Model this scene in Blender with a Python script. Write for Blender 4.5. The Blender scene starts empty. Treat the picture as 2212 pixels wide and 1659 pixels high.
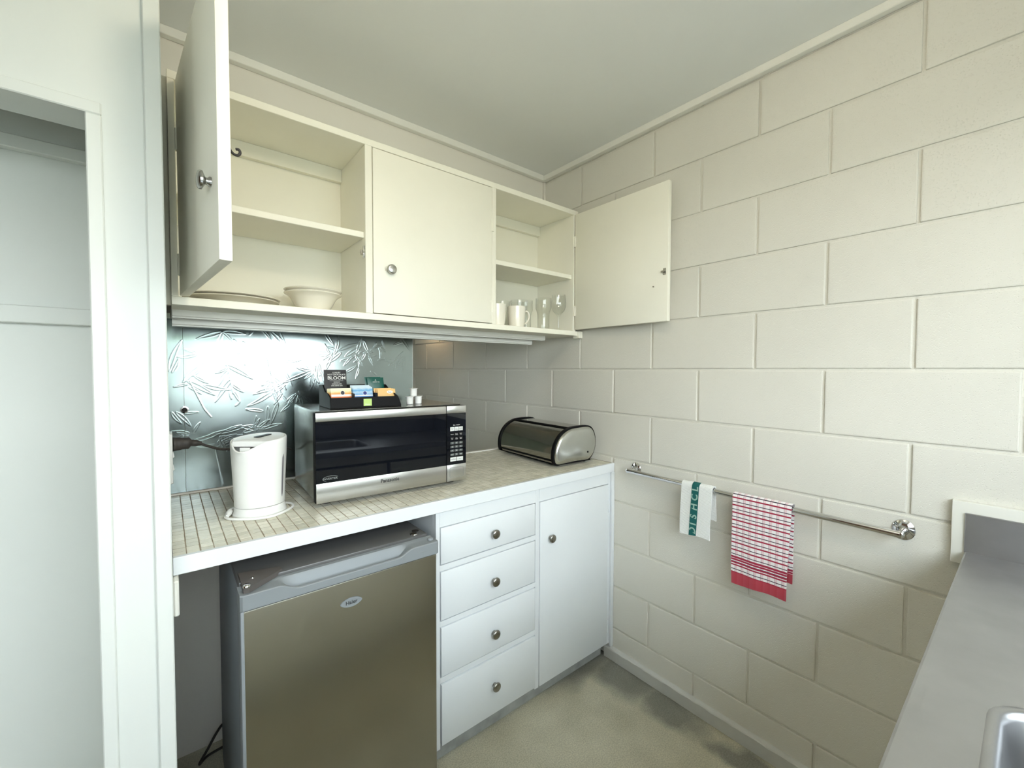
import bpy, bmesh, math, random
import numpy as np
from mathutils import Matrix, Vector

random.seed(7)
PI = math.pi
scene = bpy.context.scene
C = scene.collection

# ------------------------------------------------------------------ camera
cam_data = bpy.data.cameras.new('camera')
cam = bpy.data.objects.new('camera', cam_data)
C.objects.link(cam)
CR = ((0.775955966, -0.630780092, 0.002968884),      # image right
      (-0.018376662, -0.027310240, -0.999458078),    # image down
      (0.630519339, 0.775480900, -0.032783176))      # view direction
CAM = Vector((-1.59293, -1.82082, 1.33895))
m = Matrix.Identity(4)
for i in range(3):
    m[i][0] = CR[0][i]; m[i][1] = -CR[1][i]; m[i][2] = -CR[2][i]; m[i][3] = CAM[i]
cam.matrix_world = m
cam_data.sensor_fit = 'HORIZONTAL'
cam_data.sensor_width = 36.0
cam_data.lens = 36.0 * 921.0986 / 2212.0
cam_data.clip_start = 0.01
cam_data.clip_end = 200
scene.camera = cam

# ------------------------------------------------------------------ world: bright overcast daylight
world = bpy.data.worlds.new('sky'); scene.world = world
world.use_nodes = True
wn = world.node_tree.nodes; wl = world.node_tree.links
for n in list(wn): wn.remove(n)
wo = wn.new('ShaderNodeOutputWorld'); bg = wn.new('ShaderNodeBackground')
tc = wn.new('ShaderNodeTexCoord'); sp = wn.new('ShaderNodeSeparateXYZ'); rp = wn.new('ShaderNodeValToRGB')
rp.color_ramp.elements[0].position = 0.0; rp.color_ramp.elements[0].color = (0.96, 0.975, 1.0, 1)
rp.color_ramp.elements[1].position = 0.8; rp.color_ramp.elements[1].color = (0.80, 0.89, 1.0, 1)
wl.new(tc.outputs['Generated'], sp.inputs[0]); wl.new(sp.outputs['Z'], rp.inputs[0])
wl.new(rp.outputs[0], bg.inputs[0]); wl.new(bg.outputs[0], wo.inputs[0])
SKY = 11.5
bg.inputs[1].default_value = SKY

# window portals (guide the daylight sampling, give no light of their own)
def portal(name, loc, rot, sx, sy):
    l = bpy.data.lights.new(name, 'AREA'); l.shape = 'RECTANGLE'; l.size = sx; l.size_y = sy
    l.cycles.is_portal = True
    o = bpy.data.objects.new(name, l); C.objects.link(o); o.location = loc; o.rotation_euler = rot
WX0, WX1, WZ0, WZ1 = -2.70, -0.36, 1.08, 1.98          # kitchen window (behind the camera)
portal('window_portal', ((WX0 + WX1) / 2, -2.47, (WZ0 + WZ1) / 2), (PI / 2, 0, PI), WX1 - WX0, WZ1 - WZ0)
portal('fill_window_portal', (-3.49, 1.0, 1.6), (PI / 2, 0, PI / 2), 0.62, 0.62)  # for the window added in the room beyond

# ------------------------------------------------------------------ view
vs = scene.view_settings
vs.view_transform = 'Standard'; vs.look = 'None'; vs.gamma = 1.0; vs.use_curve_mapping = False
vs.exposure = 0.10
scene.cycles.use_denoising = True
scene.cycles.adaptive_threshold = 0.02
scene.cycles.max_bounces = 8
scene.cycles.diffuse_bounces = 5
scene.cycles.glossy_bounces = 4
scene.cycles.transmission_bounces = 4
scene.cycles.transparent_max_bounces = 14
scene.cycles.sample_clamp_indirect = 6.0
scene.cycles.caustics_reflective = False

# ------------------------------------------------------------------ materials
def M(name, col, rough=0.5, metal=0.0, var=None, bump=None, spec=0.5, coat=0.0, trans=0.0, ior=1.45,
      emit=None, local=False, stretch=None, sheen=0.0, aniso=0.0):
    """procedural principled material. var=(scale, amount) colour mottling, bump=(scale, strength, distance[, kind])"""
    mt = bpy.data.materials.new(name); mt.use_nodes = True
    nt = mt.node_tree; N = nt.nodes; L = nt.links
    b = N['Principled BSDF']
    b.inputs['Base Color'].default_value = (*col, 1)
    b.inputs['Roughness'].default_value = rough
    b.inputs['Metallic'].default_value = metal
    b.inputs['Specular IOR Level'].default_value = spec
    b.inputs['Coat Weight'].default_value = coat
    b.inputs['Transmission Weight'].default_value = trans
    b.inputs['IOR'].default_value = ior
    b.inputs['Sheen Weight'].default_value = sheen
    b.inputs['Anisotropic'].default_value = aniso
    if emit:
        b.inputs['Emission Color'].default_value = (*emit[0], 1); b.inputs['Emission Strength'].default_value = emit[1]
    if var or bump:
        if local:
            t = N.new('ShaderNodeTexCoord'); src = t.outputs['Object']
        else:
            t = N.new('ShaderNodeNewGeometry'); src = t.outputs['Position']
        if stretch:
            mp = N.new('ShaderNodeMapping'); mp.inputs['Scale'].default_value = stretch
            L.new(src, mp.inputs['Vector']); src = mp.outputs[0]
    if var:
        nz = N.new('ShaderNodeTexNoise'); nz.inputs['Scale'].default_value = var[0]; nz.inputs['Detail'].default_value = 5
        L.new(src, nz.inputs['Vector'])
        r = N.new('ShaderNodeValToRGB'); a = var[1]
        r.color_ramp.elements[0].position = 0.3; r.color_ramp.elements[1].position = 0.7
        r.color_ramp.elements[0].color = (*[max(0, c * (1 - a)) for c in col], 1)
        r.color_ramp.elements[1].color = (*[min(1, c * (1 + a)) for c in col], 1)
        L.new(nz.outputs[0], r.inputs[0]); L.new(r.outputs[0], b.inputs['Base Color'])
    if bump:
        if len(bump) > 3 and bump[3] == 'pits':
            tx = N.new('ShaderNodeTexVoronoi'); tx.inputs['Scale'].default_value = bump[0]
            cr = N.new('ShaderNodeValToRGB'); cr.color_ramp.elements[0].position = 0.0; cr.color_ramp.elements[1].position = 0.35
            L.new(src, tx.inputs['Vector']); L.new(tx.outputs['Distance'], cr.inputs[0])
            nz2 = N.new('ShaderNodeTexNoise'); nz2.inputs['Scale'].default_value = bump[0] * 1.7; nz2.inputs['Detail'].default_value = 4
            L.new(src, nz2.inputs['Vector'])
            ad = N.new('ShaderNodeMath'); ad.operation = 'MULTIPLY_ADD'; ad.inputs[1].default_value = 0.35
            L.new(nz2.outputs[0], ad.inputs[0]); L.new(cr.outputs[0], ad.inputs[2])
            out = ad.outputs[0]
        else:
            tx = N.new('ShaderNodeTexNoise'); tx.inputs['Scale'].default_value = bump[0]; tx.inputs['Detail'].default_value = 4
            L.new(src, tx.inputs['Vector']); out = tx.outputs[0]
        bp = N.new('ShaderNodeBump'); bp.inputs['Strength'].default_value = bump[1]; bp.inputs['Distance'].default_value = bump[2]
        L.new(out, bp.inputs['Height']); L.new(bp.outputs[0], b.inputs['Normal'])
    return mt

MAT = {}
MAT['block'] = M('painted_block', (0.71, 0.69, 0.625), 0.5, var=(2.2, 0.03), bump=(230, 0.5, 0.0013, 'pits'))
MAT['plaster'] = M('painted_board', (0.77, 0.74, 0.67), 0.55, var=(1.5, 0.02), bump=(180, 0.08, 0.001))
MAT['farwall'] = M('green_bounce_wall_paint', (0.60, 0.66, 0.57), 0.55, var=(1.5, 0.02))  # unseen walls tinted green to colour the bounce light beyond the servery
MAT['ceiling'] = M('painted_ceiling', (0.83, 0.84, 0.82), 0.6, var=(1.2, 0.02), bump=(150, 0.06, 0.001))
MAT['trim'] = M('gloss_trim_paint', (0.84, 0.83, 0.77), 0.4, var=(6, 0.02))
MAT['leftwall'] = M('satin_wall_paint', (0.71, 0.73, 0.70), 0.45, var=(1.3, 0.02), bump=(120, 0.05, 0.001))
MAT['cab'] = M('cream_cabinet_paint', (0.92, 0.895, 0.785), 0.38, var=(5, 0.015), bump=(90, 0.06, 0.001))
MAT['cabin'] = M('cream_cabinet_interior_paint', (0.86, 0.84, 0.73), 0.5, var=(3, 0.02))
MAT['base'] = M('daylit_white_cabinet_paint', (0.765, 0.795, 0.82), 0.36, var=(4, 0.015), bump=(90, 0.06, 0.001))  # cabinet paint with the blue of window daylight put into the colour
MAT['gap'] = M('dark_gap', (0.05, 0.04, 0.035), 0.8)
MAT['chrome'] = M('chrome', (0.72, 0.72, 0.73), 0.08, 1.0)
MAT['knob'] = M('satin_nickel', (0.36, 0.355, 0.335), 0.22, 1.0)
MAT['knob_light'] = M('bright_satin_nickel', (0.60, 0.60, 0.57), 0.28, 1.0)
MAT['steel'] = M('brushed_steel', (0.60, 0.60, 0.58), 0.30, 1.0, var=(40, 0.04), stretch=(0.1, 1, 14), aniso=0.4)
MAT['sheet'] = M('embossed_steel', (0.33, 0.385, 0.39), 0.20, 1.0, var=(9, 0.05), bump=(60, 0.05, 0.0006))
MAT['bench'] = M('bench_stainless', (0.43, 0.43, 0.44), 0.36, 1.0, var=(14, 0.06), bump=(30, 0.04, 0.0006))
MAT['fridge_steel'] = M('fridge_stainless', (0.43, 0.415, 0.365), 0.27, 1.0, var=(3, 0.04))
MAT['fridge_plastic'] = M('silver_plastic', (0.25, 0.272, 0.29), 0.55, 0.2)
MAT['fridge_body'] = M('fridge_grey_side', (0.24, 0.26, 0.28), 0.4, 0.2)
MAT['hinge_grey'] = M('dark_grey_hinge_cover', (0.10, 0.09, 0.085), 0.35)
MAT['fridge_top'] = M('fridge_grey_top', (0.12, 0.12, 0.12), 0.33, 0.3)
MAT['black'] = M('black_plastic', (0.0045, 0.0045, 0.005), 0.5, spec=0.18)
MAT['rubber'] = M('black_rubber', (0.022, 0.019, 0.018), 0.6)
MAT['plug'] = M('dark_grey_plug', (0.055, 0.048, 0.045), 0.55)
MAT['glassblack'] = M('black_oven_glass', (0.004, 0.005, 0.008), 0.02, spec=0.5, ior=1.5, coat=0.0)
MAT['mwside'] = M('grey_metal_case', (0.30, 0.31, 0.28), 0.22, 0.85)
MAT['mwtop'] = M('grey_metal_case_top', (0.34, 0.33, 0.31), 0.16, 0.9)
MAT['white_plastic'] = M('white_plastic', (0.84, 0.84, 0.82), 0.30)
MAT['button'] = M('silver_button', (0.68, 0.70, 0.68), 0.4)
MAT['greybutton'] = M('dark_button', (0.10, 0.11, 0.11), 0.5)
MAT['print'] = M('white_print', (0.80, 0.80, 0.78), 0.6)
MAT['greyprint'] = M('grey_print', (0.26, 0.28, 0.28), 0.5)
MAT['darkprint'] = M('dark_print', (0.02, 0.02, 0.02), 0.5)
MAT['ceramic'] = M('cream_glazed_china', (0.86, 0.82, 0.72), 0.15, coat=0.4)
MAT['endwall'] = M('dark_timber_panelling', (0.16, 0.085, 0.05), 0.5, var=(4, 0.3), stretch=(1, 6, 0.4))
MAT['grout'] = M('brown_grout', (0.36, 0.30, 0.22), 0.8, var=(30, 0.2))
MAT['concrete'] = M('plinth_concrete', (0.36, 0.37, 0.36), 0.75, var=(18, 0.18), bump=(120, 0.3, 0.002))
MAT['skirt'] = M('painted_concrete_skirting', (0.60, 0.60, 0.57), 0.6, var=(14, 0.04), bump=(60, 0.25, 0.002))
MAT['green_label'] = M('lime_label', (0.52, 0.72, 0.22), 0.5)
MAT['lawn'] = M('gravel_yard', (0.34, 0.34, 0.30), 0.9, var=(3, 0.2))
MAT['leaf'] = M('foliage_green', (0.13, 0.19, 0.10), 0.7, var=(5, 0.3))
MAT['bark'] = M('bark', (0.12, 0.09, 0.06), 0.9)
MAT['lampglass'] = M('opal_lamp_glass', (0.95, 0.9, 0.8), 0.4, emit=((1.0, 0.86, 0.64), 62.0))
MAT['shade'] = M('lamp_shade_fabric', (0.85, 0.75, 0.58), 0.7)
MAT['bulb'] = M('warm_bulb', (1, 0.8, 0.5), 0.4, emit=((1.0, 0.78, 0.52), 80.0))

def mat_floor():
    mt = bpy.data.materials.new('concrete_floor'); mt.use_nodes = True
    nt = mt.node_tree; N = nt.nodes; L = nt.links; b = N['Principled BSDF']
    g = N.new('ShaderNodeNewGeometry')
    n1 = N.new('ShaderNodeTexNoise'); n1.inputs['Scale'].default_value = 5; n1.inputs['Detail'].default_value = 8
    n2 = N.new('ShaderNodeTexNoise'); n2.inputs['Scale'].default_value = 220; n2.inputs['Detail'].default_value = 3
    L.new(g.outputs['Position'], n1.inputs['Vector']); L.new(g.outputs['Position'], n2.inputs['Vector'])
    r1 = N.new('ShaderNodeValToRGB')
    r1.color_ramp.elements[0].position = 0.3; r1.color_ramp.elements[0].color = (0.42, 0.395, 0.30, 1)
    r1.color_ramp.elements[1].position = 0.7; r1.color_ramp.elements[1].color = (0.575, 0.545, 0.43, 1)
    L.new(n1.outputs[0], r1.inputs[0])
    r2 = N.new('ShaderNodeValToRGB')
    r2.color_ramp.elements[0].position = 0.35; r2.color_ramp.elements[0].color = (0.80, 0.80, 0.80, 1)
    r2.color_ramp.elements[1].position = 0.65; r2.color_ramp.elements[1].color = (1.12, 1.12, 1.10, 1)
    L.new(n2.outputs[0], r2.inputs[0])
    mx = N.new('ShaderNodeMixRGB'); mx.blend_type = 'MULTIPLY'; mx.inputs[0].default_value = 1
    L.new(r1.outputs[0], mx.inputs[1]); L.new(r2.outputs[0], mx.inputs[2])
    # old spill stains along the skirting: soft blobs of their own shape, distorted by noise
    ds = N.new('ShaderNodeTexNoise'); ds.inputs['Scale'].default_value = 6; ds.inputs['Detail'].default_value = 6
    L.new(g.outputs['Position'], ds.inputs['Vector'])
    dv = N.new('ShaderNodeVectorMath'); dv.operation = 'MULTIPLY_ADD'
    dv.inputs[1].default_value = (0.16, 0.2, 0); L.new(ds.outputs[1], dv.inputs[0]); L.new(g.outputs['Position'], dv.inputs[2])
    prev = None
    for (cx, cy, rx, ry) in [(-0.10, -0.53, 0.30, 0.13), (-0.05, -0.72, 0.15, 0.17), (-0.06, -0.94, 0.10, 0.17), (-0.09, -1.25, 0.06, 0.19)]:
        mp = N.new('ShaderNodeMapping'); mp.vector_type = 'TEXTURE'
        mp.inputs['Location'].default_value = (cx + 0.08, cy + 0.1, 0); mp.inputs['Scale'].default_value = (rx, ry, 1)
        L.new(dv.outputs[0], mp.inputs['Vector'])
        sx = N.new('ShaderNodeSeparateXYZ'); L.new(mp.outputs[0], sx.inputs[0])
        cb = N.new('ShaderNodeCombineXYZ'); L.new(sx.outputs[0], cb.inputs[0]); L.new(sx.outputs[1], cb.inputs[1])
        ln = N.new('ShaderNodeVectorMath'); ln.operation = 'LENGTH'; L.new(cb.outputs[0], ln.inputs[0])
        mr = N.new('ShaderNodeMapRange'); mr.inputs['From Min'].default_value = 0.55; mr.inputs['From Max'].default_value = 1.1
        mr.inputs['To Min'].default_value = 1; mr.inputs['To Max'].default_value = 0
        L.new(ln.outputs['Value'], mr.inputs['Value'])
        if prev is None: prev = mr.outputs[0]
        else:
            mm = N.new('ShaderNodeMath'); mm.operation = 'MAXIMUM'; L.new(prev, mm.inputs[0]); L.new(mr.outputs[0], mm.inputs[1]); prev = mm.outputs[0]
    st = N.new('ShaderNodeMixRGB'); st.blend_type = 'MULTIPLY'; st.inputs[2].default_value = (0.36, 0.38, 0.44, 1)
    sc = N.new('ShaderNodeMath'); sc.operation = 'MULTIPLY'; sc.inputs[1].default_value = 0.85
    L.new(prev, sc.inputs[0]); L.new(sc.outputs[0], st.inputs[0]); L.new(mx.outputs[0], st.inputs[1])
    L.new(st.outputs[0], b.inputs['Base Color'])
    b.inputs['Roughness'].default_value = 0.55
    bp = N.new('ShaderNodeBump'); bp.inputs['Strength'].default_value = 0.25; bp.inputs['Distance'].default_value = 0.001
    L.new(n2.outputs[0], bp.inputs['Height']); L.new(bp.outputs[0], b.inputs['Normal'])
    return mt
MAT['floor'] = mat_floor()

TP, TQ, TX0, TY0 = 0.0263, 0.0268, -1.5885, -0.6035     # mosaic pitch and origin
def mat_tile():
    mt = bpy.data.materials.new('mosaic_tile_glaze'); mt.use_nodes = True
    nt = mt.node_tree; N = nt.nodes; L = nt.links; b = N['Principled BSDF']
    g = N.new('ShaderNodeNewGeometry')
    v = N.new('ShaderNodeVectorMath'); v.operation = 'SUBTRACT'; v.inputs[1].default_value = (TX0, TY0, 0)
    L.new(g.outputs['Position'], v.inputs[0])
    d = N.new('ShaderNodeVectorMath'); d.operation = 'DIVIDE'; d.inputs[1].default_value = (TP, TQ, 100)
    L.new(v.outputs[0], d.inputs[0])
    f = N.new('ShaderNodeVectorMath'); f.operation = 'FLOOR'; L.new(d.outputs[0], f.inputs[0])
    w = N.new('ShaderNodeTexWhiteNoise'); L.new(f.outputs[0], w.inputs['Vector'])
    r = N.new('ShaderNodeValToRGB'); r.color_ramp.interpolation = 'LINEAR'
    el = r.color_ramp.elements
    el[0].position = 0.0; el[0].color = (0.66, 0.635, 0.53, 1)
    el[1].position = 1.0; el[1].color = (0.88, 0.845, 0.735, 1)
    e = el.new(0.3); e.color = (0.72, 0.695, 0.585, 1)
    e = el.new(0.65); e.color = (0.80, 0.77, 0.66, 1)
    L.new(w.outputs['Value'], r.inputs[0])
    n = N.new('ShaderNodeTexNoise'); n.inputs['Scale'].default_value = 90; n.inputs['Detail'].default_value = 4
    L.new(g.outputs['Position'], n.inputs['Vector'])
    r2 = N.new('ShaderNodeValToRGB'); r2.color_ramp.elements[0].color = (0.85, 0.85, 0.83, 1); r2.color_ramp.elements[1].color = (1.1, 1.1, 1.1, 1)
    L.new(n.outputs[0], r2.inputs[0])
    mx = N.new('ShaderNodeMixRGB'); mx.blend_type = 'MULTIPLY'; mx.inputs[0].default_value = 1
    L.new(r.outputs[0], mx.inputs[1]); L.new(r2.outputs[0], mx.inputs[2]); L.new(mx.outputs[0], b.inputs['Base Color'])
    b.inputs['Roughness'].default_value = 0.3
    return mt
MAT['tile'] = mat_tile()

# ------------------------------------------------------------------ mesh helpers
WORLD = {}          # things whose parts are modelled in world coordinates

def link(o):
    C.objects.link(o); return o

def bx(bm, x0, x1, y0, y1, z0, z1, b=0.0, seg=1):
    if x1 < x0: x0, x1 = x1, x0
    if y1 < y0: y0, y1 = y1, y0
    if z1 < z0: z0, z1 = z1, z0
    v = [bm.verts.new(p) for p in ((x0, y0, z0), (x1, y0, z0), (x1, y1, z0), (x0, y1, z0), (x0, y0, z1), (x1, y0, z1), (x1, y1, z1), (x0, y1, z1))]
    fs = [bm.faces.new([v[i] for i in q]) for q in ((0, 3, 2, 1), (4, 5, 6, 7), (0, 1, 5, 4), (1, 2, 6, 5), (2, 3, 7, 6), (3, 0, 4, 7))]
    if b > 0:
        es = list({e for f in fs for e in f.edges})
        bmesh.ops.bevel(bm, geom=es, offset=b, segments=seg, affect='EDGES', profile=0.5)
    return bm

def box(*a, **k):
    return bx(bmesh.new(), *a, **k)

def frame_axes(d):
    d = Vector(d).normalized()
    u = d.cross(Vector((0, 0, 1)))
    if u.length < 1e-4: u = d.cross(Vector((0, 1, 0)))
    u.normalize(); w = d.cross(u).normalized()
    return d, u, w

def cyl(bm, p0, p1, r0, r1=None, seg=24, caps=True):
    if r1 is None: r1 = r0
    p0 = Vector(p0); p1 = Vector(p1); d, u, w = frame_axes(p1 - p0)
    A = [bm.verts.new(p0 + r0 * (math.cos(t) * u + math.sin(t) * w)) for t in [2 * PI * i / seg for i in range(seg)]]
    B = [bm.verts.new(p1 + r1 * (math.cos(t) * u + math.sin(t) * w)) for t in [2 * PI * i / seg for i in range(seg)]]
    for i in range(seg):
        j = (i + 1) % seg; bm.faces.new((A[i], A[j], B[j], B[i]))
    if caps:
        bm.faces.new(A[::-1]); bm.faces.new(B)
    return bm

def revolve(bm, prof, p0, axis=(0, 0, 1), seg=32, sx=1.0, sy=1.0):
    """prof = [(r, h)] revolved around axis through p0"""
    p0 = Vector(p0); d, u, w = frame_axes(axis)
    if abs(d.z) > 0.99: u, w = Vector((1, 0, 0)), Vector((0, 1, 0))
    rings = []
    for r, h in prof:
        if r < 1e-6: rings.append([bm.verts.new(p0 + d * h)])
        else: rings.append([bm.verts.new(p0 + d * h + r * (sx * math.cos(t) * u + sy * math.sin(t) * w)) for t in [2 * PI * i / seg for i in range(seg)]])
    for a, b in zip(rings, rings[1:]):
        for i in range(seg):
            j = (i + 1) % seg
            q = [a[i % len(a)], a[j % len(a)], b[j % len(b)], b[i % len(b)]]
            q2 = []
            for v in q:
                if v not in q2: q2.append(v)
            if len(q2) > 2: bm.faces.new(q2)
    bmesh.ops.recalc_face_normals(bm, faces=bm.faces)
    return bm

def tube(bm, pts, r, seg=10, closed=False, caps=True):
    pts = [Vector(p) for p in pts]; n = len(pts)
    rr = r if isinstance(r, (list, tuple)) else [r] * n
    tang = []
    for i in range(n):
        a = pts[i - 1] if (i > 0 or closed) else pts[i]
        b = pts[(i + 1) % n] if (i < n - 1 or closed) else pts[i]
        tang.append((b - a).normalized())
    d, u, w = frame_axes(tang[0]); rings = []
    for i in range(n):
        t = tang[i]
        u = (u - t * u.dot(t))
        if u.length < 1e-6: u = frame_axes(t)[1]
        u.normalize(); w = t.cross(u)
        rings.append([bm.verts.new(pts[i] + rr[i] * (math.cos(2 * PI * k / seg) * u + math.sin(2 * PI * k / seg) * w)) for k in range(seg)])
    m = n if closed else n - 1
    for i in range(m):
        a, b = rings[i], rings[(i + 1) % n]
        for k in range(seg):
            l = (k + 1) % seg; bm.faces.new((a[k], a[l], b[l], b[k]))
    if caps and not closed:
        bm.faces.new(rings[0][::-1]); bm.faces.new(rings[-1])
    return bm

def smooth_path(pts, n=8):
    """Catmull-Rom through pts"""
    P = [Vector(p) for p in pts]; out = []
    for i in range(len(P) - 1):
        p0 = P[max(i - 1, 0)]; p1 = P[i]; p2 = P[i + 1]; p3 = P[min(i + 2, len(P) - 1)]
        for k in range(n):
            t = k / n
            out.append(0.5 * ((2 * p1) + (-p0 + p2) * t + (2 * p0 - 5 * p1 + 4 * p2 - p3) * t * t + (-p0 + 3 * p1 - 3 * p2 + p3) * t ** 3))
    out.append(P[-1]); return out

def prism(bm, outline, axis, a, b):
    """extrude a closed 2-D outline along axis ('x','y','z') from a to b"""
    def pt(u, v, t):
        return {'x': (t, u, v), 'y': (u, t, v), 'z': (u, v, t)}[axis]
    A = [bm.verts.new(pt(u, v, a)) for u, v in outline]; B = [bm.verts.new(pt(u, v, b)) for u, v in outline]
    n = len(A); fs = []
    for i in range(n):
        j = (i + 1) % n; fs.append(bm.faces.new((A[i], A[j], B[j], B[i])))
    fs.append(bm.faces.new(A[::-1])); fs.append(bm.faces.new(B))
    bmesh.ops.recalc_face_normals(bm, faces=fs)
    return bm

def rrect(x0, x1, y0, y1, r, n=6):
    out = []
    for cx, cy, a0 in ((x1 - r, y1 - r, 0), (x0 + r, y1 - r, PI / 2), (x0 + r, y0 + r, PI), (x1 - r, y0 + r, 1.5 * PI)):
        for i in range(n + 1):
            t = a0 + PI / 2 * i / n; out.append((cx + r * math.cos(t), cy + r * math.sin(t)))
    return out

def to_mesh(bm, name, mat, smooth=None):
    me = bpy.data.meshes.new(name); bm.to_mesh(me); bm.free()
    for mm in (mat if isinstance(mat, (list, tuple)) else [mat]):
        me.materials.append(MAT[mm] if isinstance(mm, str) else mm)
    if smooth is not None:
        if smooth == 40: smooth = 25
        me.shade_smooth()
        me.set_sharp_from_angle(angle=math.radians(smooth))
    return me

def put(name, me, parent=None, loc=None, rot=None):
    o = bpy.data.objects.new(name, me); link(o)
    if loc is not None: o.location = loc
    if rot is not None: o.rotation_euler = rot
    if parent is not None:
        o.parent = parent
        if parent.name in WORLD: o.matrix_parent_inverse = WORLD[parent.name]
    return o

def obj(name, bm, mat, parent=None, smooth=None, loc=None, rot=None):
    return put(name, to_mesh(bm, name, mat, smooth), parent, loc, rot)

def tag(o, label, cat, group=None):
    o['label'] = label; o['category'] = cat
    if group: o['group'] = group
    return o

def thing(name, label, cat, loc=(0, 0, 0), rotz=0.0, group=None, world=False):
    o = bpy.data.objects.new(name, None); link(o); o.empty_display_size = 0.05
    o.location = loc; o.rotation_euler = (0, 0, rotz); tag(o, label, cat, group)
    if world: WORLD[o.name] = (Matrix.Translation(loc) @ Matrix.Rotation(rotz, 4, 'Z')).inverted()
    return o

def struct(name, bm, mat, parent=None, smooth=None):
    o = obj(name, bm, mat, parent, smooth)
    if parent is None: o['kind'] = 'structure'
    return o

def text(name, s, size, mat, parent, loc, rot=(PI / 2, 0, 0), depth=0.0003, align='CENTER', sx=1.0, bold=0.0):
    cu = bpy.data.curves.new(name, 'FONT'); cu.body = s; cu.size = size; cu.extrude = depth
    cu.align_x = align; cu.align_y = 'CENTER'; cu.offset = bold; cu.resolution_u = 3
    t = bpy.data.objects.new(name + '_tmp', cu); link(t)
    dg = bpy.context.evaluated_depsgraph_get()
    me = bpy.data.meshes.new_from_object(t.evaluated_get(dg))
    bpy.data.objects.remove(t)
    me.materials.clear(); me.materials.append(MAT[mat])
    o = put(name, me, parent, loc, rot); o.scale = (sx, 1, 1)
    return o

# ================================================================== the room
CEIL = 2.364
X_L = -3.4; Y_F = -2.38; Y_B = 2.6

struct('floor', box(X_L - 0.1, 0.2, Y_F - 0.1, Y_B + 0.1, -0.1, 0.0), 'floor')
struct('ceiling', box(X_L - 0.1, 0.2, Y_F - 0.1, Y_B + 0.1, CEIL, CEIL + 0.1), 'ceiling')

# ---- right wall: painted concrete blocks, mortar recessed
wr = struct('wall_right', box(0.0056, 0.2, Y_F - 0.1, Y_B + 0.1, 0.0, CEIL), 'block')
DZ = dict(zip(range(-6, 6), (3.3, 1.6, -1.8, 0, 0, 1.1, 2.8, 1.0, -1.5, -0.5, 1.0, -7.1)))
DYK = dict(zip(range(0, 8), (3.4, 1.1, 5.2, 2.5, 0.4, -2.7, -6.9, -3.1)))
zr = {r: 1.34 + 0.2 * r + DZ.get(r, 0) / 1000 for r in range(-7, 7)}
zr[-7] = 0.0; zr[6] = CEIL
def yk(k): return -0.4 - 0.2 * k + DYK.get(k, 0) / 1000
G = 0.0085
def block_mesh(seed):
    bm = box(0.0, 0.03, -0.1957, 0.1957, -0.0957, 0.0957)
    es = [e for e in bm.edges if all(v.co.x < 0.001 for v in e.verts)]
    bmesh.ops.bevel(bm, geom=es, offset=0.0032, segments=2, affect='EDGES', profile=0.6)
    rn = random.Random(seed)
    for v in bm.verts:
        if v.co.x < 0.02: v.co.y += rn.uniform(-0.0006, 0.0006); v.co.z += rn.uniform(-0.0006, 0.0006)
    return to_mesh(bm, 'block', 'block')
bmeshes = [block_mesh(s) for s in range(4)]
for r in range(-7, 6):
    z0, z1 = zr[r], zr[r + 1]
    if z1 - z0 < 0.012: continue
    ks = [k for k in range(-15, 11) if (k - r) % 2 == 0]
    edges = sorted([min(Y_B, yk(k)) for k in ks if Y_F < yk(k) < Y_B] + [Y_F, Y_B])
    for a, b in zip(edges, edges[1:]):
        if b - a < 0.03: continue
        g = random.uniform(0.0075, 0.0095)
        o = put('block', random.choice(bmeshes), wr, loc=(random.uniform(-0.0006, 0.0006), (a + b) / 2, (z0 + z1) / 2))
        o.scale = (1, (b - a - g) / 0.3914, (z1 - z0 - g) / 0.1914)

# ---- back partition (board lined): below the wall cabinet, under the servery opening, and the bulkhead above
bm = box(-1.60, -0.715, 0.004, 0.10, 0.0, 1.507)
bx(bm, -0.715, 0.0, 0.004, 0.10, 0.0, 0.90)
bx(bm, -1.60, 0.0, -0.13, 0.10, 1.535, CEIL)
struct('wall_back', bm, 'plaster')
# space beyond the servery
struct('wall_far', box(X_L, 0.0, Y_B, Y_B + 0.1, 0, CEIL), 'farwall')

# ---- wall on the left with the open shelf recess, its pier ends the kitchen alcove
PL = -0.66
bm = box(-1.703, -1.590, PL, 0.10, 0.0, CEIL)
bx(bm, -2.46, -1.703, PL, PL + 0.09, 1.83, CEIL)
bx(bm, X_L, -2.46, PL, 0.10, 0.0, CEIL)
bx(bm, -2.46, -1.703, -0.30, 0.10, 0.0, CEIL)
bx(bm, -2.46, -1.703, PL + 0.09, -0.30, 2.02, CEIL)
struct('wall_left', bm, 'leftwall')
# window wall (behind the camera) and the far left wall
bm = box(X_L, WX0, Y_F - 0.12, Y_F, 0, CEIL); bx(bm, WX1, 0.0, Y_F - 0.12, Y_F, 0, CEIL)
bx(bm, WX0, WX1, Y_F - 0.12, Y_F, 0, WZ0); bx(bm, WX0, WX1, Y_F - 0.12, Y_F, WZ1, CEIL)
struct('wall_front', bm, 'plaster')
struct('wall_end', box(X_L - 0.12, X_L, Y_F - 0.12, 0.05, 0, CEIL), 'endwall')
bm = box(X_L - 0.12, X_L, 0.05, 0.75, 0, CEIL); bx(bm, X_L - 0.12, X_L, 1.25, Y_B, 0, CEIL)
bx(bm, X_L - 0.12, X_L, 0.75, 1.25, 0, 1.25); bx(bm, X_L - 0.12, X_L, 0.75, 1.25, 1.95, CEIL)
struct('wall_far_end', bm, 'farwall')

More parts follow.
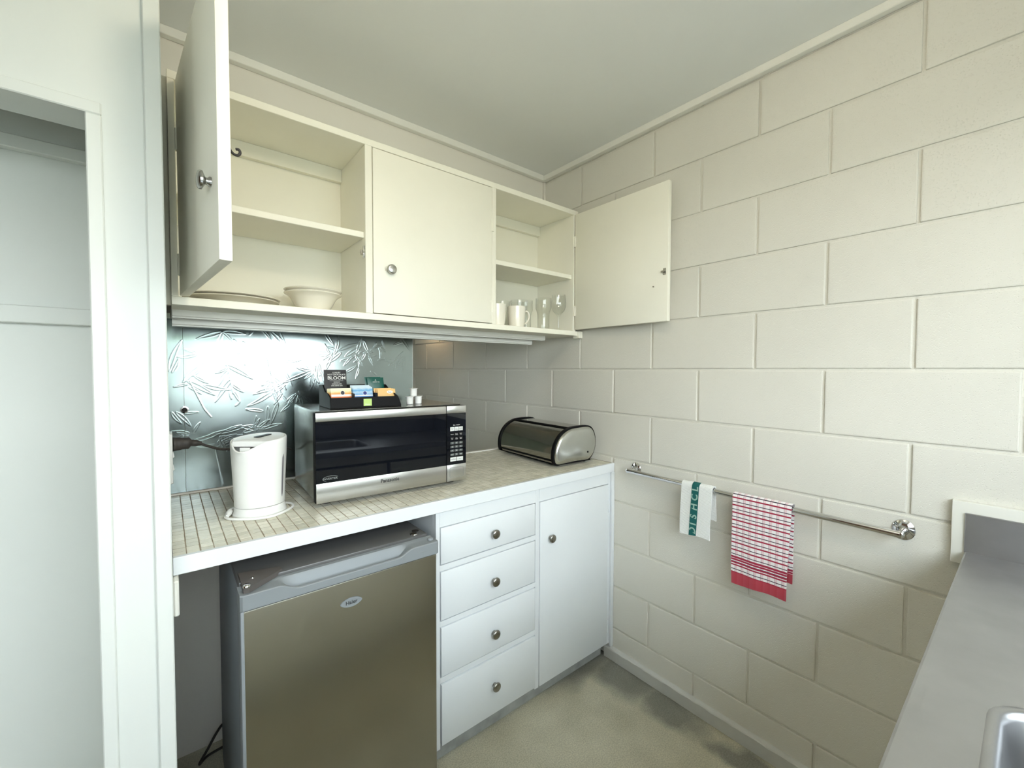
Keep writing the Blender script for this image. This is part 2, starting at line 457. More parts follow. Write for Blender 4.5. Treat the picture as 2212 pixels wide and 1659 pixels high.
def mat_pane(name, tint, power, gain, base):
    """thin clear glass: straight-through with a glancing-angle reflection"""
    mt = bpy.data.materials.new(name); mt.use_nodes = True
    N = mt.node_tree.nodes; L = mt.node_tree.links
    for n in list(N): N.remove(n)
    o = N.new('ShaderNodeOutputMaterial'); t = N.new('ShaderNodeBsdfTransparent'); g = N.new('ShaderNodeBsdfGlossy')
    g.inputs['Roughness'].default_value = 0.0; t.inputs[0].default_value = (*tint, 1)
    lw = N.new('ShaderNodeLayerWeight'); pw = N.new('ShaderNodeMath'); pw.operation = 'POWER'; pw.inputs[1].default_value = power
    ma = N.new('ShaderNodeMath'); ma.operation = 'MULTIPLY_ADD'; ma.inputs[1].default_value = gain; ma.inputs[2].default_value = base
    mx = N.new('ShaderNodeMixShader')
    L.new(lw.outputs['Facing'], pw.inputs[0]); L.new(pw.outputs[0], ma.inputs[0]); L.new(ma.outputs[0], mx.inputs[0])
    L.new(t.outputs[0], mx.inputs[1]); L.new(g.outputs[0], mx.inputs[2]); L.new(mx.outputs[0], o.inputs[0])
    return mt
MAT['pane'] = mat_pane('window_glass', (0.95, 0.98, 0.97), 5.0, 0.6, 0.03)
MAT['glass'] = mat_pane('thin_clear_glass', (0.985, 0.99, 0.985), 3.0, 0.6, 0.045)

bm = bmesh.new(); fw = 0.045
for (a, b) in ((WX0, WX0 + fw), (WX1 - fw, WX1), (WX0 + 0.67, WX0 + 0.71), (WX0 + 1.37, WX0 + 1.41)):
    bx(bm, a, b, Y_F - 0.09, Y_F - 0.03, WZ0, WZ1, 0.004)
bx(bm, WX0 + fw, WX1 - fw, Y_F - 0.09, Y_F - 0.03, WZ1 - fw, WZ1); bx(bm, WX0 + fw, WX1 - fw, Y_F - 0.09, Y_F - 0.03, WZ0, WZ0 + fw)
w1 = struct('window_1', bm, 'trim')
for (a, b) in ((WX0 + fw, WX0 + 0.67), (WX0 + 0.71, WX0 + 1.37), (WX0 + 1.41, WX1 - fw)):
    obj('pane', box(a, b, Y_F - 0.063, Y_F - 0.059, WZ0 + fw, WZ1 - fw), 'pane', w1)
obj('window_sill', box(WX0 - 0.03, WX1 + 0.03, Y_F - 0.03, Y_F + 0.03, WZ0 - 0.03, WZ0 + 0.002, 0.004), 'trim', w1)
bm = bmesh.new()
for (a, b) in ((0.75, 0.79), (1.21, 1.25)): bx(bm, X_L - 0.09, X_L - 0.04, a, b, 1.25, 1.95, 0.003)
bx(bm, X_L - 0.09, X_L - 0.04, 0.79, 1.21, 1.91, 1.95); bx(bm, X_L - 0.09, X_L - 0.04, 0.79, 1.21, 1.25, 1.29)
w2 = struct('added_fill_window', bm, 'trim')  # unseen window, added to brighten the room beyond the servery
obj('pane', box(X_L - 0.067, X_L - 0.063, 0.79, 1.21, 1.29, 1.91), 'pane', w2)

# ---- trims
struct('trim_1', box(-1.588, -0.0263, -0.156, -0.131, CEIL - 0.027, CEIL, 0.002), 'trim')            # ceiling batten, back
struct('trim_2', box(-0.026, -0.001, Y_F, -0.1312, CEIL - 0.026, CEIL, 0.002), 'trim')               # ceiling batten, right
struct('trim_3', box(-0.012, 0.0, -0.142, -0.131, 2.110, CEIL - 0.028), 'plaster')                  # scribe strip in the corner
struct('trim_4', box(-1.6165, -1.5885, PL - 0.009, PL - 0.0005, 0, CEIL - 0.002, 0.002), 'leftwall')  # cover strip on the pier
bm = box(-1.703, -1.680, PL - 0.006, PL + 0.02, 0.0, 1.829, 0.002); bx(bm, -2.485, -1.680, PL - 0.006, PL + 0.02, 1.829, 1.853, 0.002)
bx(bm, -2.485, -2.462, PL - 0.006, PL + 0.02, 0.0, 1.829, 0.002)
struct('trim_5', bm, 'leftwall')                                                                    # recess architrave
struct('trim_6', box(-2.455, -1.706, -0.325, -0.301, 1.846, 1.877, 0.002), 'leftwall')              # shelf cleat, high
struct('trim_7', box(-2.455, -1.706, -0.325, -0.301, 1.446, 1.487, 0.002), 'leftwall')              # shelf cleat, middle
struct('trim_8', box(-1.5885, -1.578, -0.64, -0.575, 0.792, 0.872, 0.003), 'trim')                  # cleat that carries the worktop

# concrete skirting along the block wall with a worn top arris
bm = bmesh.new(); n = 90; rn = random.Random(3); prof = []
rows = []
for i in range(n + 1):
    y = Y_F + (-0.575 - Y_F) * i / n
    j = rn.uniform(-0.0022, 0.0022)
    rows.append([bm.verts.new(p) for p in ((0.0, y, 0.0), (-0.020, y, 0.0015), (-0.022 + j * 0.4, y, 0.050 + j * 0.6), (-0.0195 + j * 0.6, y, 0.0535 + j * 0.4), (0.0, y, 0.0555))])
for a, b in zip(rows, rows[1:]):
    for k in range(4): bm.faces.new((a[k], b[k], b[k + 1], a[k + 1]))
bm.faces.new(rows[-1]); bm.faces.new(rows[0][::-1])
bmesh.ops.recalc_face_normals(bm, faces=bm.faces)
struct('baseboard_right', bm, 'skirt')
struct('baseboard_back', box(-0.915, -0.024, -0.562, -0.10, 0.0, 0.068, 0.004), 'concrete')        # concrete plinth under the base cabinet

# ---- outdoors (seen only in reflections)
struct('ground', box(-30, 25, -45, Y_F - 0.13, -0.5, -0.4), 'lawn')
def tree(name, loc, h, r, label):
    t = thing(name, label, 'tree', loc)
    bm = cyl(bmesh.new(), (0, 0, 0), (0, 0, h * 0.6), 0.16, 0.09, 10); obj('trunk', bm, 'bark', t, 60)
    bm = bmesh.new(); rn = random.Random(int(h * 100))
    for i in range(26):
        c = Vector((rn.gauss(0, r * 0.45), rn.gauss(0, r * 0.45), h * 0.62 + rn.uniform(-0.2, 0.5) * r * 1.6))
        s = rn.uniform(0.3, 0.5) * r
        bmesh.ops.create_icosphere(bm, subdivisions=2, radius=s, matrix=Matrix.Translation(c))
    for v in bm.verts: v.co += Vector((rn.uniform(-1, 1), rn.uniform(-1, 1), rn.uniform(-1, 1))) * 0.12
    obj('crown', bm, 'leaf', t)
tree('garden_tree', (-1.25, -10.5, -0.4), 3.2, 0.9, 'leafy garden tree outside the kitchen window')

# ================================================================== wall cabinet
YC = -0.402
def knob(parent, loc, axis, r=0.0165, mat='knob'):
    bm = revolve(bmesh.new(), [(0, 0.0), (0.009, 0.0), (0.009, 0.003), (0.0062, 0.006), (0.0065, 0.009), (0.012, 0.012), (r, 0.0142), (r, 0.0175), (r * 0.9, 0.0200), (r * 0.6, 0.0216), (0, 0.0222)], (0, 0, 0), axis, 28)
    return obj('knob', bm, mat, parent, 50, loc=loc)

wc = thing('wall_cabinet', 'long cream wall cabinet with two doors open and one closed, fixed below the ceiling', 'cabinet', (-0.79, YC, 1.507), world=True)
CB = 0.0012
bm = bmesh.new()
bx(bm, -1.577, -0.004, YC, -0.004, 1.507, 1.5285, CB)                   # bottom board
obj('bottom_board', bm, 'cab', wc)
obj('gap_lightening_strip', box(-1.5893, -1.5775, -0.37, -0.35, 1.509, 2.10), 'cab', wc)  # strip added to lighten the dark gap beside the pier
obj('top_board', box(-1.577, -0.030, YC, -0.146, 2.083, 2.1045, CB), 'cab', wc)
obj('side_panel', box(-1.577, -1.562, YC, -0.146, 1.5287, 2.0828, CB), 'cab', wc)
obj('side_panel', box(-0.060, -0.042, YC, -0.146, 1.5287, 2.0828, CB), 'cab', wc)
obj('divider', box(-1.0685, -1.0445, YC, -0.146, 1.5287, 2.0828, CB), 'cab', wc)
obj('divider', box(-0.5455, -0.5255, YC, -0.146, 1.5287, 2.0828, CB), 'cab', wc)
obj('back_panel', box(-1.577, -0.030, -0.1455, -0.1325, 1.5287, 2.1045), 'cabin', wc)
obj('scribe_block', box(-0.030, -0.004, YC - 0.012, YC + 0.03, 1.494, 1.528, 0.002), 'cab', wc)
for a, b in ((-1.5615, -1.069), (-1.044, -0.546), (-0.525, -0.0605)):
    obj('shelf', box(a, b, YC + 0.012, -0.1465, 1.779, 1.7985, CB), 'cab', wc)
    obj('back_rail', box(a, b, -0.166, -0.146, 2.036, 2.0826, CB), 'cabin', wc)
# hinge leaf strips and catches
def hinge(parent, loc, axis_len=0.05):
    bm = cyl(bmesh.new(), (0, 0, -axis_len / 2), (0, 0, axis_len / 2), 0.0035, seg=10)
    bx(bm, -0.010, 0.010, -0.0005, 0.0012, -axis_len / 2, axis_len / 2)
    return obj('hinge', bm, 'cab', parent, 40, loc=loc)

# closed middle door
bm = box(-1.0425, -0.5475, YC - 0.002, YC + 0.018, 1.5315, 2.080, 0.0018, 2)
dm = obj('door', bm, 'cab', wc, 40)
dm['label'] = 'closed middle door with a round nickel knob'
obj('shadow_gap', box(-1.0444, -0.5456, YC + 0.019, YC + 0.021, 1.5288, 2.0827), 'gap', wc)
knob(dm, (-0.984, YC - 0.002, 1.683), (0, -1, 0), mat='knob_light')
for z in (1.60, 1.93): hinge(dm, (-0.5462, YC - 0.0025, z))
bm = bmesh.new()
for dz in (0, 0.006): cyl(bm, (-1.001 - 0.002 * (dz > 0), YC - 0.0024, 1.680 + dz), (-1.001 - 0.002 * (dz > 0), YC - 0.0018, 1.680 + dz), 0.0014 if dz == 0 else 0.001, seg=8)
obj('screw_hole', bm, M('rust_spot', (0.35, 0.14, 0.05), 0.8), dm)

# left door, swung open towards the room (local: x along the door from the hinge, y = thickness, outer face at y=0)
def open_door(hx, hy, ang, w, z0, z1, outer_sign, label):
    d = obj('door', box(0, w, 0, 0.0205 * outer_sign, 0, z1 - z0, 0.0018, 2), 'cab', wc, 40, loc=(hx, hy, z0), rot=(0, 0, ang))
    d['label'] = label
    return d
angL = math.atan2(-0.918 - (-0.408), -1.5165 - (-1.560))
wL = math.hypot(-0.918 + 0.408, -1.5165 + 1.560)
dl = open_door(-1.560, -0.408, angL, wL, 1.530, 2.080, 1, 'left door standing wide open')
knob(dl, (wL - 0.058, -0.0, 0.150), (0, -1, 0))
for z in (0.08, 0.40): hinge(dl, (0.0, 0.0, z), 0.055)
# hook catch on its inner face
bm = bmesh.new()
HZ = 0.198
tube(bm, smooth_path([(wL - 0.02, 0.0205, HZ + 0.014), (wL - 0.02, 0.0235, HZ + 0.004), (wL - 0.02, 0.029, HZ - 0.001), (wL - 0.02, 0.035, HZ - 0.001), (wL - 0.02, 0.0385, HZ + 0.004), (wL - 0.02, 0.037, HZ + 0.0095), (wL - 0.02, 0.032, HZ + 0.009)], 5), 0.0024, 8)
bx(bm, wL - 0.027, wL - 0.013, 0.0205, 0.0217, HZ - 0.015, HZ + 0.032)
obj('catch', bm, 'rubber', dl, 50)

dr = open_door(-0.057, -0.409, -PI / 2 + math.radians(-0.2), 0.490, 1.534, 2.082, 1, 'right door folded back against the block wall')
bm = bmesh.new()
bx(bm, 0.470, 0.482, -0.0015, 0.0, 0.182, 0.208); cyl(bm, (0.476, -0.0015, 0.195), (0.476, -0.010, 0.195), 0.004, seg=10); bx(bm, 0.466, 0.484, -0.011, -0.005, 0.1925, 0.1975)
obj('catch', bm, 'knob', dr, 50)
bm = cyl(bmesh.new(), (0.428, 0.0, 0.142), (0.428, -0.004, 0.142), 0.003, seg=8); obj('screw', bm, 'knob', dr, 50)
for z in (0.09, 0.42): hinge(dr, (0.0, 0.0, z), 0.05)
# spring catch inside the left bay
bm = box(-1.0725, -1.0690, -0.394, -0.384, 1.712, 1.752, 0.001); cyl(bm, (-1.078, -0.389, 1.727), (-1.078, -0.389, 1.738), 0.0045, seg=10); bx(bm, -1.080, -1.072, -0.392, -0.386, 1.721, 1.725)
obj('catch', bm, 'chrome', wc, 50)

# rail fixed under the cabinet
rl = thing('under_cabinet_rail', 'long double grey-white channel rail fixed under the wall cabinet', 'rail', (-0.85, -0.25, 1.507), world=True)
def chan(y0, y1, z0, z1):
    t = 0.003
    return [(y0, z1), (y0, z0 + 0.006), (y0 + 0.003, z0 + 0.003), (y0 + 0.003, z0), (y1 - 0.003, z0), (y1 - 0.003, z0 + 0.003), (y1, z0 + 0.006), (y1, z1)]
MAT['rail'] = M('satin_rail', (0.72, 0.72, 0.68), 0.35, 0.0)
obj('channel', prism(bmesh.new(), chan(-0.287, -0.245, 1.484, 1.5068), 'x', -1.575, -0.135), 'rail', rl)
obj('channel', prism(bmesh.new(), chan(-0.240, -0.200, 1.4645, 1.4855), 'x', -1.575, -0.180), 'rail', rl)
obj('end_cap', box(-0.179, -0.174, -0.235, -0.205, 1.468, 1.4855), 'gap', rl)
obj('mount', box(-1.50, -0.25, -0.240, -0.205, 1.4858, 1.5068), 'gap', rl)

# ================================================================== crockery in the wall cabinet
SH = 1.5287
def lathe_thing(name, prof, mat, label, cat, loc, group=None, seg=40):
    o = obj(name, revolve(bmesh.new(), prof, (0, 0, 0), (0, 0, 1), seg), mat, None, 40, loc=loc)
    return tag(o, label, cat, group)
plate = [(0, 0.004), (0.062, 0.004), (0.066, 0.0), (0.070, 0.0), (0.074, 0.004), (0.098, 0.0135), (0.123, 0.0165), (0.1245, 0.018), (0.123, 0.0195), (0.098, 0.0165), (0.074, 0.008), (0, 0.0075)]
for i in range(2):
    lathe_thing('dinner_plate', plate, 'ceramic', ('lower', 'upper')[i] + ' cream plate of the low pair behind the open left door', 'plate', (-1.428 + 0.002 * i, -0.272, SH + 0.0005 + 0.0078 * i), 'plates in the wall cabinet')
bowl = [(0, 0.004), (0.034, 0.004), (0.037, 0.0), (0.042, 0.0), (0.046, 0.004), (0.058, 0.022), (0.070, 0.044), (0.078, 0.053), (0.087, 0.058), (0.0885, 0.0605), (0.087, 0.062), (0.076, 0.058), (0.066, 0.047), (0.054, 0.026), (0.042, 0.011), (0, 0.009)]
for i in range(2):
    lathe_thing('bowl', bowl, 'ceramic', ('lower', 'upper')[i] + ' cream wide-rimmed bowl of the pair on the left bay floor', 'bowl', (-1.203, -0.285, SH + 0.0005 + 0.0109 * i), 'bowls in the wall cabinet')
mugp = [(0, 0.003), (0.030, 0.003), (0.032, 0.0), (0.034, 0.001), (0.037, 0.02), (0.040, 0.06), (0.0415, 0.093), (0.0405, 0.0945), (0.0385, 0.093), (0.037, 0.06), (0.034, 0.02), (0.028, 0.008), (0, 0.007)]
def mug(loc, rz, label):
    t = thing('mug', label, 'mug', loc, rz, 'mugs in the wall cabinet')
    obj('cup', revolve(bmesh.new(), mugp, (0, 0, 0), (0, 0, 1), 36), 'ceramic', t, 40)
    obj('handle', tube(bmesh.new(), smooth_path([(0.038, 0, 0.074), (0.052, 0, 0.076), (0.061, 0, 0.062), (0.060, 0, 0.042), (0.050, 0, 0.026), (0.036, 0, 0.018)], 6), 0.0042, 10), 'ceramic', t, 60)
mug((-0.468, -0.330, SH + 0.0005), PI * 0.8, 'cream mug at the left, half hidden by the cabinet divider')
mug((-0.360, -0.335, SH + 0.0005), math.radians(-18), 'cream mug with its handle to the right, in front of the tumblers')
tumb = [(0, 0.009), (0.026, 0.009), (0.029, 0.0), (0.032, 0.0), (0.036, 0.06), (0.0405, 0.135), (0.0400, 0.1365), (0.0390, 0.135), (0.0345, 0.06), (0.0305, 0.014), (0, 0.013)]
beer = [(0, 0.010), (0.022, 0.010), (0.026, 0.0), (0.029, 0.0), (0.029, 0.075), (0.032, 0.088), (0.0385, 0.105), (0.0375, 0.152), (0.0370, 0.153), (0.0362, 0.152), (0.0370, 0.106), (0.0305, 0.089), (0.0275, 0.075), (0.0272, 0.016), (0, 0.015)]
wine = [(0, 0.003), (0.033, 0.0), (0.034, 0.001), (0.033, 0.003), (0.010, 0.006), (0.0045, 0.014), (0.0038, 0.05), (0.0045, 0.070), (0.012, 0.080), (0.028, 0.096), (0.036, 0.118), (0.0365, 0.138), (0.032, 0.176), (0.0316, 0.1765), (0.0311, 0.176), (0.0355, 0.138), (0.035, 0.118), (0.027, 0.0975), (0.011, 0.083), (0, 0.080)]
lathe_thing('tumbler', tumb, 'glass', 'clear straight tumbler standing behind the mug with the visible handle', 'glass', (-0.292, -0.272, SH + 0.0005), 'glasses in the wall cabinet')
lathe_thing('tumbler', tumb, 'glass', 'clear straight tumbler farthest back in the right bay', 'glass', (-0.335, -0.195, SH + 0.0005), 'glasses in the wall cabinet')
lathe_thing('beer_glass', beer, 'glass', 'clear tall waisted glass at the front beside the wine glass', 'glass', (-0.178, -0.318, SH + 0.0005), 'glasses in the wall cabinet')
lathe_thing('beer_glass', beer, 'glass', 'clear tall waisted glass in the back row', 'glass', (-0.205, -0.215, SH + 0.0005), 'glasses in the wall cabinet')
lathe_thing('wine_glass', wine, 'glass', 'clear stemmed wine glass in front of the right end', 'glass', (-0.102, -0.345, SH + 0.0005), 'glasses in the wall cabinet')

# ================================================================== worktop with mosaic tiles
wt = thing('worktop', 'white-edged worktop covered in small cream mosaic tiles', 'worktop', (-0.79, -0.3, 0.874), world=True)
YW = -0.611
obj('slab', box(-1.587, -0.003, YW + 0.014, -0.001, 0.876, 0.9137), 'grout', wt)
obj('front_edge', box(-1.5875, -0.002, YW, YW + 0.0138, 0.874, 0.9145, 0.0015, 2), 'base', wt)
obj('back_strip', box(-1.587, -0.003, -0.0085, 0.0035, 0.9107, 0.920, 0.002, 2), 'trim', wt)
tm = box(-0.0118, 0.0118, -0.0122, 0.0122, 0.0, 0.0037)
tile_me = to_mesh(tm, 'tile', 'tile')
cells = []
for i in range(61):
    for j in range(23):
        x = TX0 + TP * (i + 0.5); y = TY0 + TQ * (j + 0.5)
        if x > -0.012 or y > -0.020 or y < YW + 0.02: continue
        under = (-1.235 < x < -0.75 and y > -0.44) or ((x + 1.38) ** 2 + (y + 0.375) ** 2 < 0.07 ** 2) or (x > -0.25 and -0.5 < y < -0.1)
        cells.append(((Vector((x, y, 0.914)) - CAM).length + (9 if under else 0), x, y))
cells.sort()
rn = random.Random(5)
for k, (_, x, y) in enumerate(cells[:300]):
    o = put('tile', tile_me, wt, loc=(x + rn.uniform(-0.0004, 0.0004), y + rn.uniform(-0.0004, 0.0004), 0.9104 + rn.uniform(-0.0002, 0.0002)), rot=(rn.uniform(-0.005, 0.005), rn.uniform(-0.005, 0.005), rn.uniform(-0.010, 0.010)))
base_v = [v.co.copy() for v in tile_me.vertices]; base_f = [list(p.vertices) for p in tile_me.polygons]
V = []; Fc = []
for (_, x, y) in cells[300:]:
    mt = Matrix.Translation((x, y, 0.9104 + rn.uniform(-0.0002, 0.0002))) @ Matrix.Rotation(rn.uniform(-0.005, 0.005), 4, 'X') @ Matrix.Rotation(rn.uniform(-0.005, 0.005), 4, 'Y') @ Matrix.Rotation(rn.uniform(-0.012, 0.012), 4, 'Z')
    o = len(V); V += [mt @ v for v in base_v]; Fc += [[a + o for a in f] for f in base_f]
me = bpy.data.meshes.new('tile_field'); me.from_pydata(V, [], Fc); me.materials.append(MAT['tile'])
tf = put('tile_field', me, wt); tf['kind'] = 'stuff'

# ================================================================== embossed steel splashback
LEAVES = [(-1.434, 1.4705, -1.5082, 1.4425), (-1.434, 1.4705, -1.3641, 1.4662), (-1.434, 1.4705, -1.4459, 1.4032), (-1.434, 1.4705, -1.4029, 1.4343), (-1.4249, 1.3545, -1.3447, 1.3042), (-1.4197, 1.3348, -1.4506, 1.2776), (-1.417, 1.3298, -1.4399, 1.2724), (-1.4091, 1.3049, -1.4582, 1.224), (-1.4094, 1.285, -1.373, 1.2556), (-1.4223, 1.343, -1.4579, 1.3249), (-1.4124, 1.2718, -1.4102, 1.2318), (-1.4028, 1.2599, -1.385, 1.2207), (-1.385, 1.2207, -1.3994, 1.2063), (-1.5219, 1.3156, -1.4863, 1.3667), (-1.5473, 1.2938, -1.4824, 1.3636), (-1.5348, 1.2984, -1.4605, 1.2485), (-1.4903, 1.2833, -1.4139, 1.2652), (-1.5314, 1.2778, -1.4973, 1.253), (-1.535, 1.2873, -1.5721, 1.2787), (-1.5155, 1.3156, -1.4771, 1.2895), (-1.5832, 1.3314, -1.5485, 1.4359), (-1.5749, 1.3268, -1.557, 1.3734), (-1.275, 1.321, -1.2972, 1.2742), (-1.2752, 1.3088, -1.2348, 1.2603), (-1.2804, 1.2651, -1.3426, 1.2461), (-1.2774, 1.2562, -1.3608, 1.2043), (-1.3122, 1.1827, -1.3682, 1.1928), (-1.274, 1.2824, -1.2655, 1.2153), (-1.2694, 1.2736, -1.2525, 1.2466), (-1.2493, 1.2465, -1.275, 1.2069), (-1.2624, 1.2116, -1.2868, 1.1339), (-1.2967, 1.1993, -1.3037, 1.1352), (-1.2463, 1.2376, -1.2321, 1.221), (-1.2767, 1.3088, -1.3153, 1.278), (-1.2851, 1.4827, -1.2183, 1.4119), (-1.2587, 1.4895, -1.2279, 1.4205), (-1.3124, 1.4862, -1.2825, 1.4482), (-1.3376, 1.4847, -1.3526, 1.4618), (-1.3031, 1.3972, -1.2734, 1.321), (-1.2909, 1.3958, -1.2136, 1.2759), (-1.5257, 1.0918, -1.4328, 1.1203), (-1.4328, 1.1186, -1.3806, 1.136), (-1.5214, 1.1201, -1.5029, 1.1554), (-1.5797, 1.1953, -1.5535, 1.1545), (-1.5676, 1.1946, -1.5286, 1.1446), (-1.5455, 1.1885, -1.5074, 1.191), (-1.5196, 1.0783, -1.454, 1.0728), (-1.4538, 1.081, -1.3982, 1.1038), (-1.4734, 1.1108, -1.3545, 1.134), (-1.3545, 1.134, -1.3101, 1.113), (-1.3767, 1.1069, -1.3024, 1.1229), (-1.3474, 1.1214, -1.3246, 1.1541), (-1.1358, 1.3353, -1.252, 1.2856), (-1.1324, 1.3297, -1.1505, 1.2525), (-1.122, 1.3297, -1.1296, 1.2649), (-1.1426, 1.3353, -1.1963, 1.346), (-1.1976, 1.2449, -1.2274, 1.2064), (-1.1844, 1.2408, -1.198, 1.2087), (-1.1892, 1.2537, -1.139, 1.2059), (-1.1809, 1.2534, -1.1561, 1.2104), (-1.2366, 1.3706, -1.1794, 1.3751), (-1.2314, 1.3973, -1.2091, 1.3746), (-1.171, 1.3752, -1.1358, 1.3353), (-1.044, 1.4212, -1.0322, 1.4845), (-1.0385, 1.4175, -0.9525, 1.4497), (-1.044, 1.4155, -1.0927, 1.4289), (-1.0107, 1.3934, -0.9427, 1.4343), (-0.9626, 1.4101, -0.9384, 1.4798), (-0.9326, 1.4643, -0.907, 1.4057), (-0.923, 1.4152, -0.9472, 1.3711), (-1.0296, 1.3738, -0.9725, 1.3942), (-0.9821, 1.394, -1.0167, 1.3547), (-0.7707, 1.4864, -0.7192, 1.4211), (-0.8507, 1.4681, -0.8362, 1.4341), (-0.9035, 1.3317, -0.879, 1.3155), (-0.9534, 1.3455, -0.9675, 1.3003), (-0.8196, 1.3565, -0.7533, 1.4201), (-0.7981, 1.3359, -0.731, 1.3572), (-1.0113, 1.3258, -0.9631, 1.3552), (-1.092, 1.4943, -1.0566, 1.4397), (-0.7973, 1.4499, -0.7575, 1.4619), (-0.7421, 1.3994, -0.7582, 1.336)]
_rl = random.Random(11)
for _cx, _cz, _n, _s in ((-1.06, 1.40, 7, 0.07), (-0.95, 1.40, 7, 0.06), (-0.86, 1.43, 5, 0.05), (-0.80, 1.36, 6, 0.06), (-1.13, 1.34, 7, 0.07), (-1.20, 1.24, 6, 0.05), (-1.28, 1.26, 6, 0.06), (-1.36, 1.41, 4, 0.05), (-1.50, 1.40, 3, 0.05), (-1.45, 1.09, 4, 0.06), (-1.33, 1.11, 4, 0.06), (-1.54, 1.12, 3, 0.05)):
    _a0 = _rl.uniform(0, 6.28)
    for _i in range(_n):
        _a = _a0 + _rl.uniform(-1.6, 1.6); _r = _s * _rl.uniform(0.6, 1.15)
        _ox, _oz = _rl.gauss(0, 0.012), _rl.gauss(0, 0.012)
        LEAVES.append((_cx + _ox, _cz + _oz, _cx + _ox + _r * math.cos(_a), _cz + _oz + _r * math.sin(_a)))
def sheet(name, x0, x1, z0, z1, parent, step=0.0014):
    nx = int((x1 - x0) / step) + 1; nz = int((z1 - z0) / step) + 1
    X, Z = np.meshgrid(np.linspace(x0, x1, nx), np.linspace(z0, z1, nz))
    H = np.zeros_like(X)
    for i, (ax, az, bx_, bz) in enumerate(LEAVES):
        dx, dz = bx_ - ax, bz - az; L_ = math.hypot(dx, dz)
        if L_ < 1e-4: continue
        ux, uz = dx / L_, dz / L_
        t = ((X - ax) * ux + (Z - az) * uz) / L_
        bend = 0.05 * L_ * math.sin(i * 2.3)
        d = -(X - ax) * uz + (Z - az) * ux - bend * np.sin(np.clip(t, 0, 1) * PI)
        w = 0.0045 * min(1.25, L_ / 0.06) * np.sin(np.clip(t, 0, 1) ** 0.75 * PI) ** 0.8
        ok = (t > -0.02) & (t < 1.02)
        h = 0.00030 * np.exp(-((np.abs(d) - w) / 0.0015) ** 2)
        H = np.maximum(H, np.where(ok, h, 0))
    # stems
    for (ax, az, bx_, bz) in ((-1.433, 1.40, -1.418, 1.335), (-1.418, 1.335, -1.405, 1.25), (-1.303, 1.40, -1.262, 1.20), (-1.53, 1.30, -1.49, 1.20), (-1.49, 1.20, -1.47, 1.17), (-1.44, 0.93, -1.46, 1.06)):
        dx, dz = bx_ - ax, bz - az; L_ = math.hypot(dx, dz); ux, uz = dx / L_, dz / L_
        t = ((X - ax) * ux + (Z - az) * uz) / L_; d = -(X - ax) * uz + (Z - az) * ux
        H = np.maximum(H, np.where((t > 0) & (t < 1), 0.0006 * np.exp(-(d / 0.0013) ** 2), 0))
    W = 0.0014 * np.sin(X * 9.0 + 1.3) * np.sin(Z * 7.0 + 0.4) + 0.0007 * np.sin(X * 21 + Z * 15)   # the thin sheet is a little wavy
    Yv = -0.0035 - H + W * 0.6
    co = np.stack([X, Yv, Z], -1).reshape(-1, 3).astype(np.float32)
    idx = np.arange(nx * nz).reshape(nz, nx)
    q = np.stack([idx[:-1, :-1], idx[:-1, 1:], idx[1:, 1:], idx[1:, :-1]], -1).reshape(-1, 4).astype(np.int32)
    me = bpy.data.meshes.new(name)
    me.vertices.add(len(co)); me.vertices.foreach_set('co', co.ravel())
    me.loops.add(q.size); me.loops.foreach_set('vertex_index', q.ravel())
    me.polygons.add(len(q)); me.polygons.foreach_set('loop_start', np.arange(0, q.size, 4, dtype=np.int32))
    me.polygons.foreach_set('loop_total', np.full(len(q), 4, dtype=np.int32))
    me.update(calc_edges=True); me.shade_smooth(); me.materials.append(MAT['sheet'])
    return put(name, me, parent)
sb = thing('splashback', 'shiny steel splashback embossed with bamboo leaves behind the kettle', 'splashback', (-1.15, 0.0, 0.92), world=True)
sheet('steel_sheet', -1.5445, -0.707, 0.921, 1.506, sb)
sheet('edge_sheet', -1.587, -1.5455, 0.921, 1.506, sb)
obj('backing_edge', box(-0.7075, -0.706, -0.0045, 0.0038, 0.921, 1.506), 'steel', sb)
bm = revolve(bmesh.new(), [(0.0, 0.0), (0.0085, 0.0), (0.0115, 0.0015), (0.0115, 0.003), (0.0085, 0.0035), (0.0075, 0.002), (0.0, 0.0022)], (-1.545, -0.0055, 1.2015), (0, -1, 0), 28)
obj('washer', bm, 'chrome', sb, 45)
bm = revolve(bmesh.new(), [(0.0072, 0.0015), (0.0068, 0.004), (0.004, 0.006), (0, 0.0065)], (-1.545, -0.0058, 1.2015), (0, -1, 0), 24)
obj('screw_cap', bm, 'rubber', sb, 45)

# ================================================================== base cabinet
YB = -0.600
bc = thing('base_cabinet', 'white base cabinet with four drawers and one door under the worktop', 'cabinet', (-0.46, -0.3, 0.07), world=True)
bm = bmesh.new()
bx(bm, -0.918, -0.900, -0.58, -0.012, 0.072, 0.8735); obj('side_panel', bm, 'base', bc)
obj('side_panel', box(-0.022, -0.004, -0.58, -0.012, 0.072, 0.8735), 'base', bc)
obj('bottom_board', box(-0.8995, -0.0225, -0.58, -0.012, 0.0720, 0.088), 'base', bc)
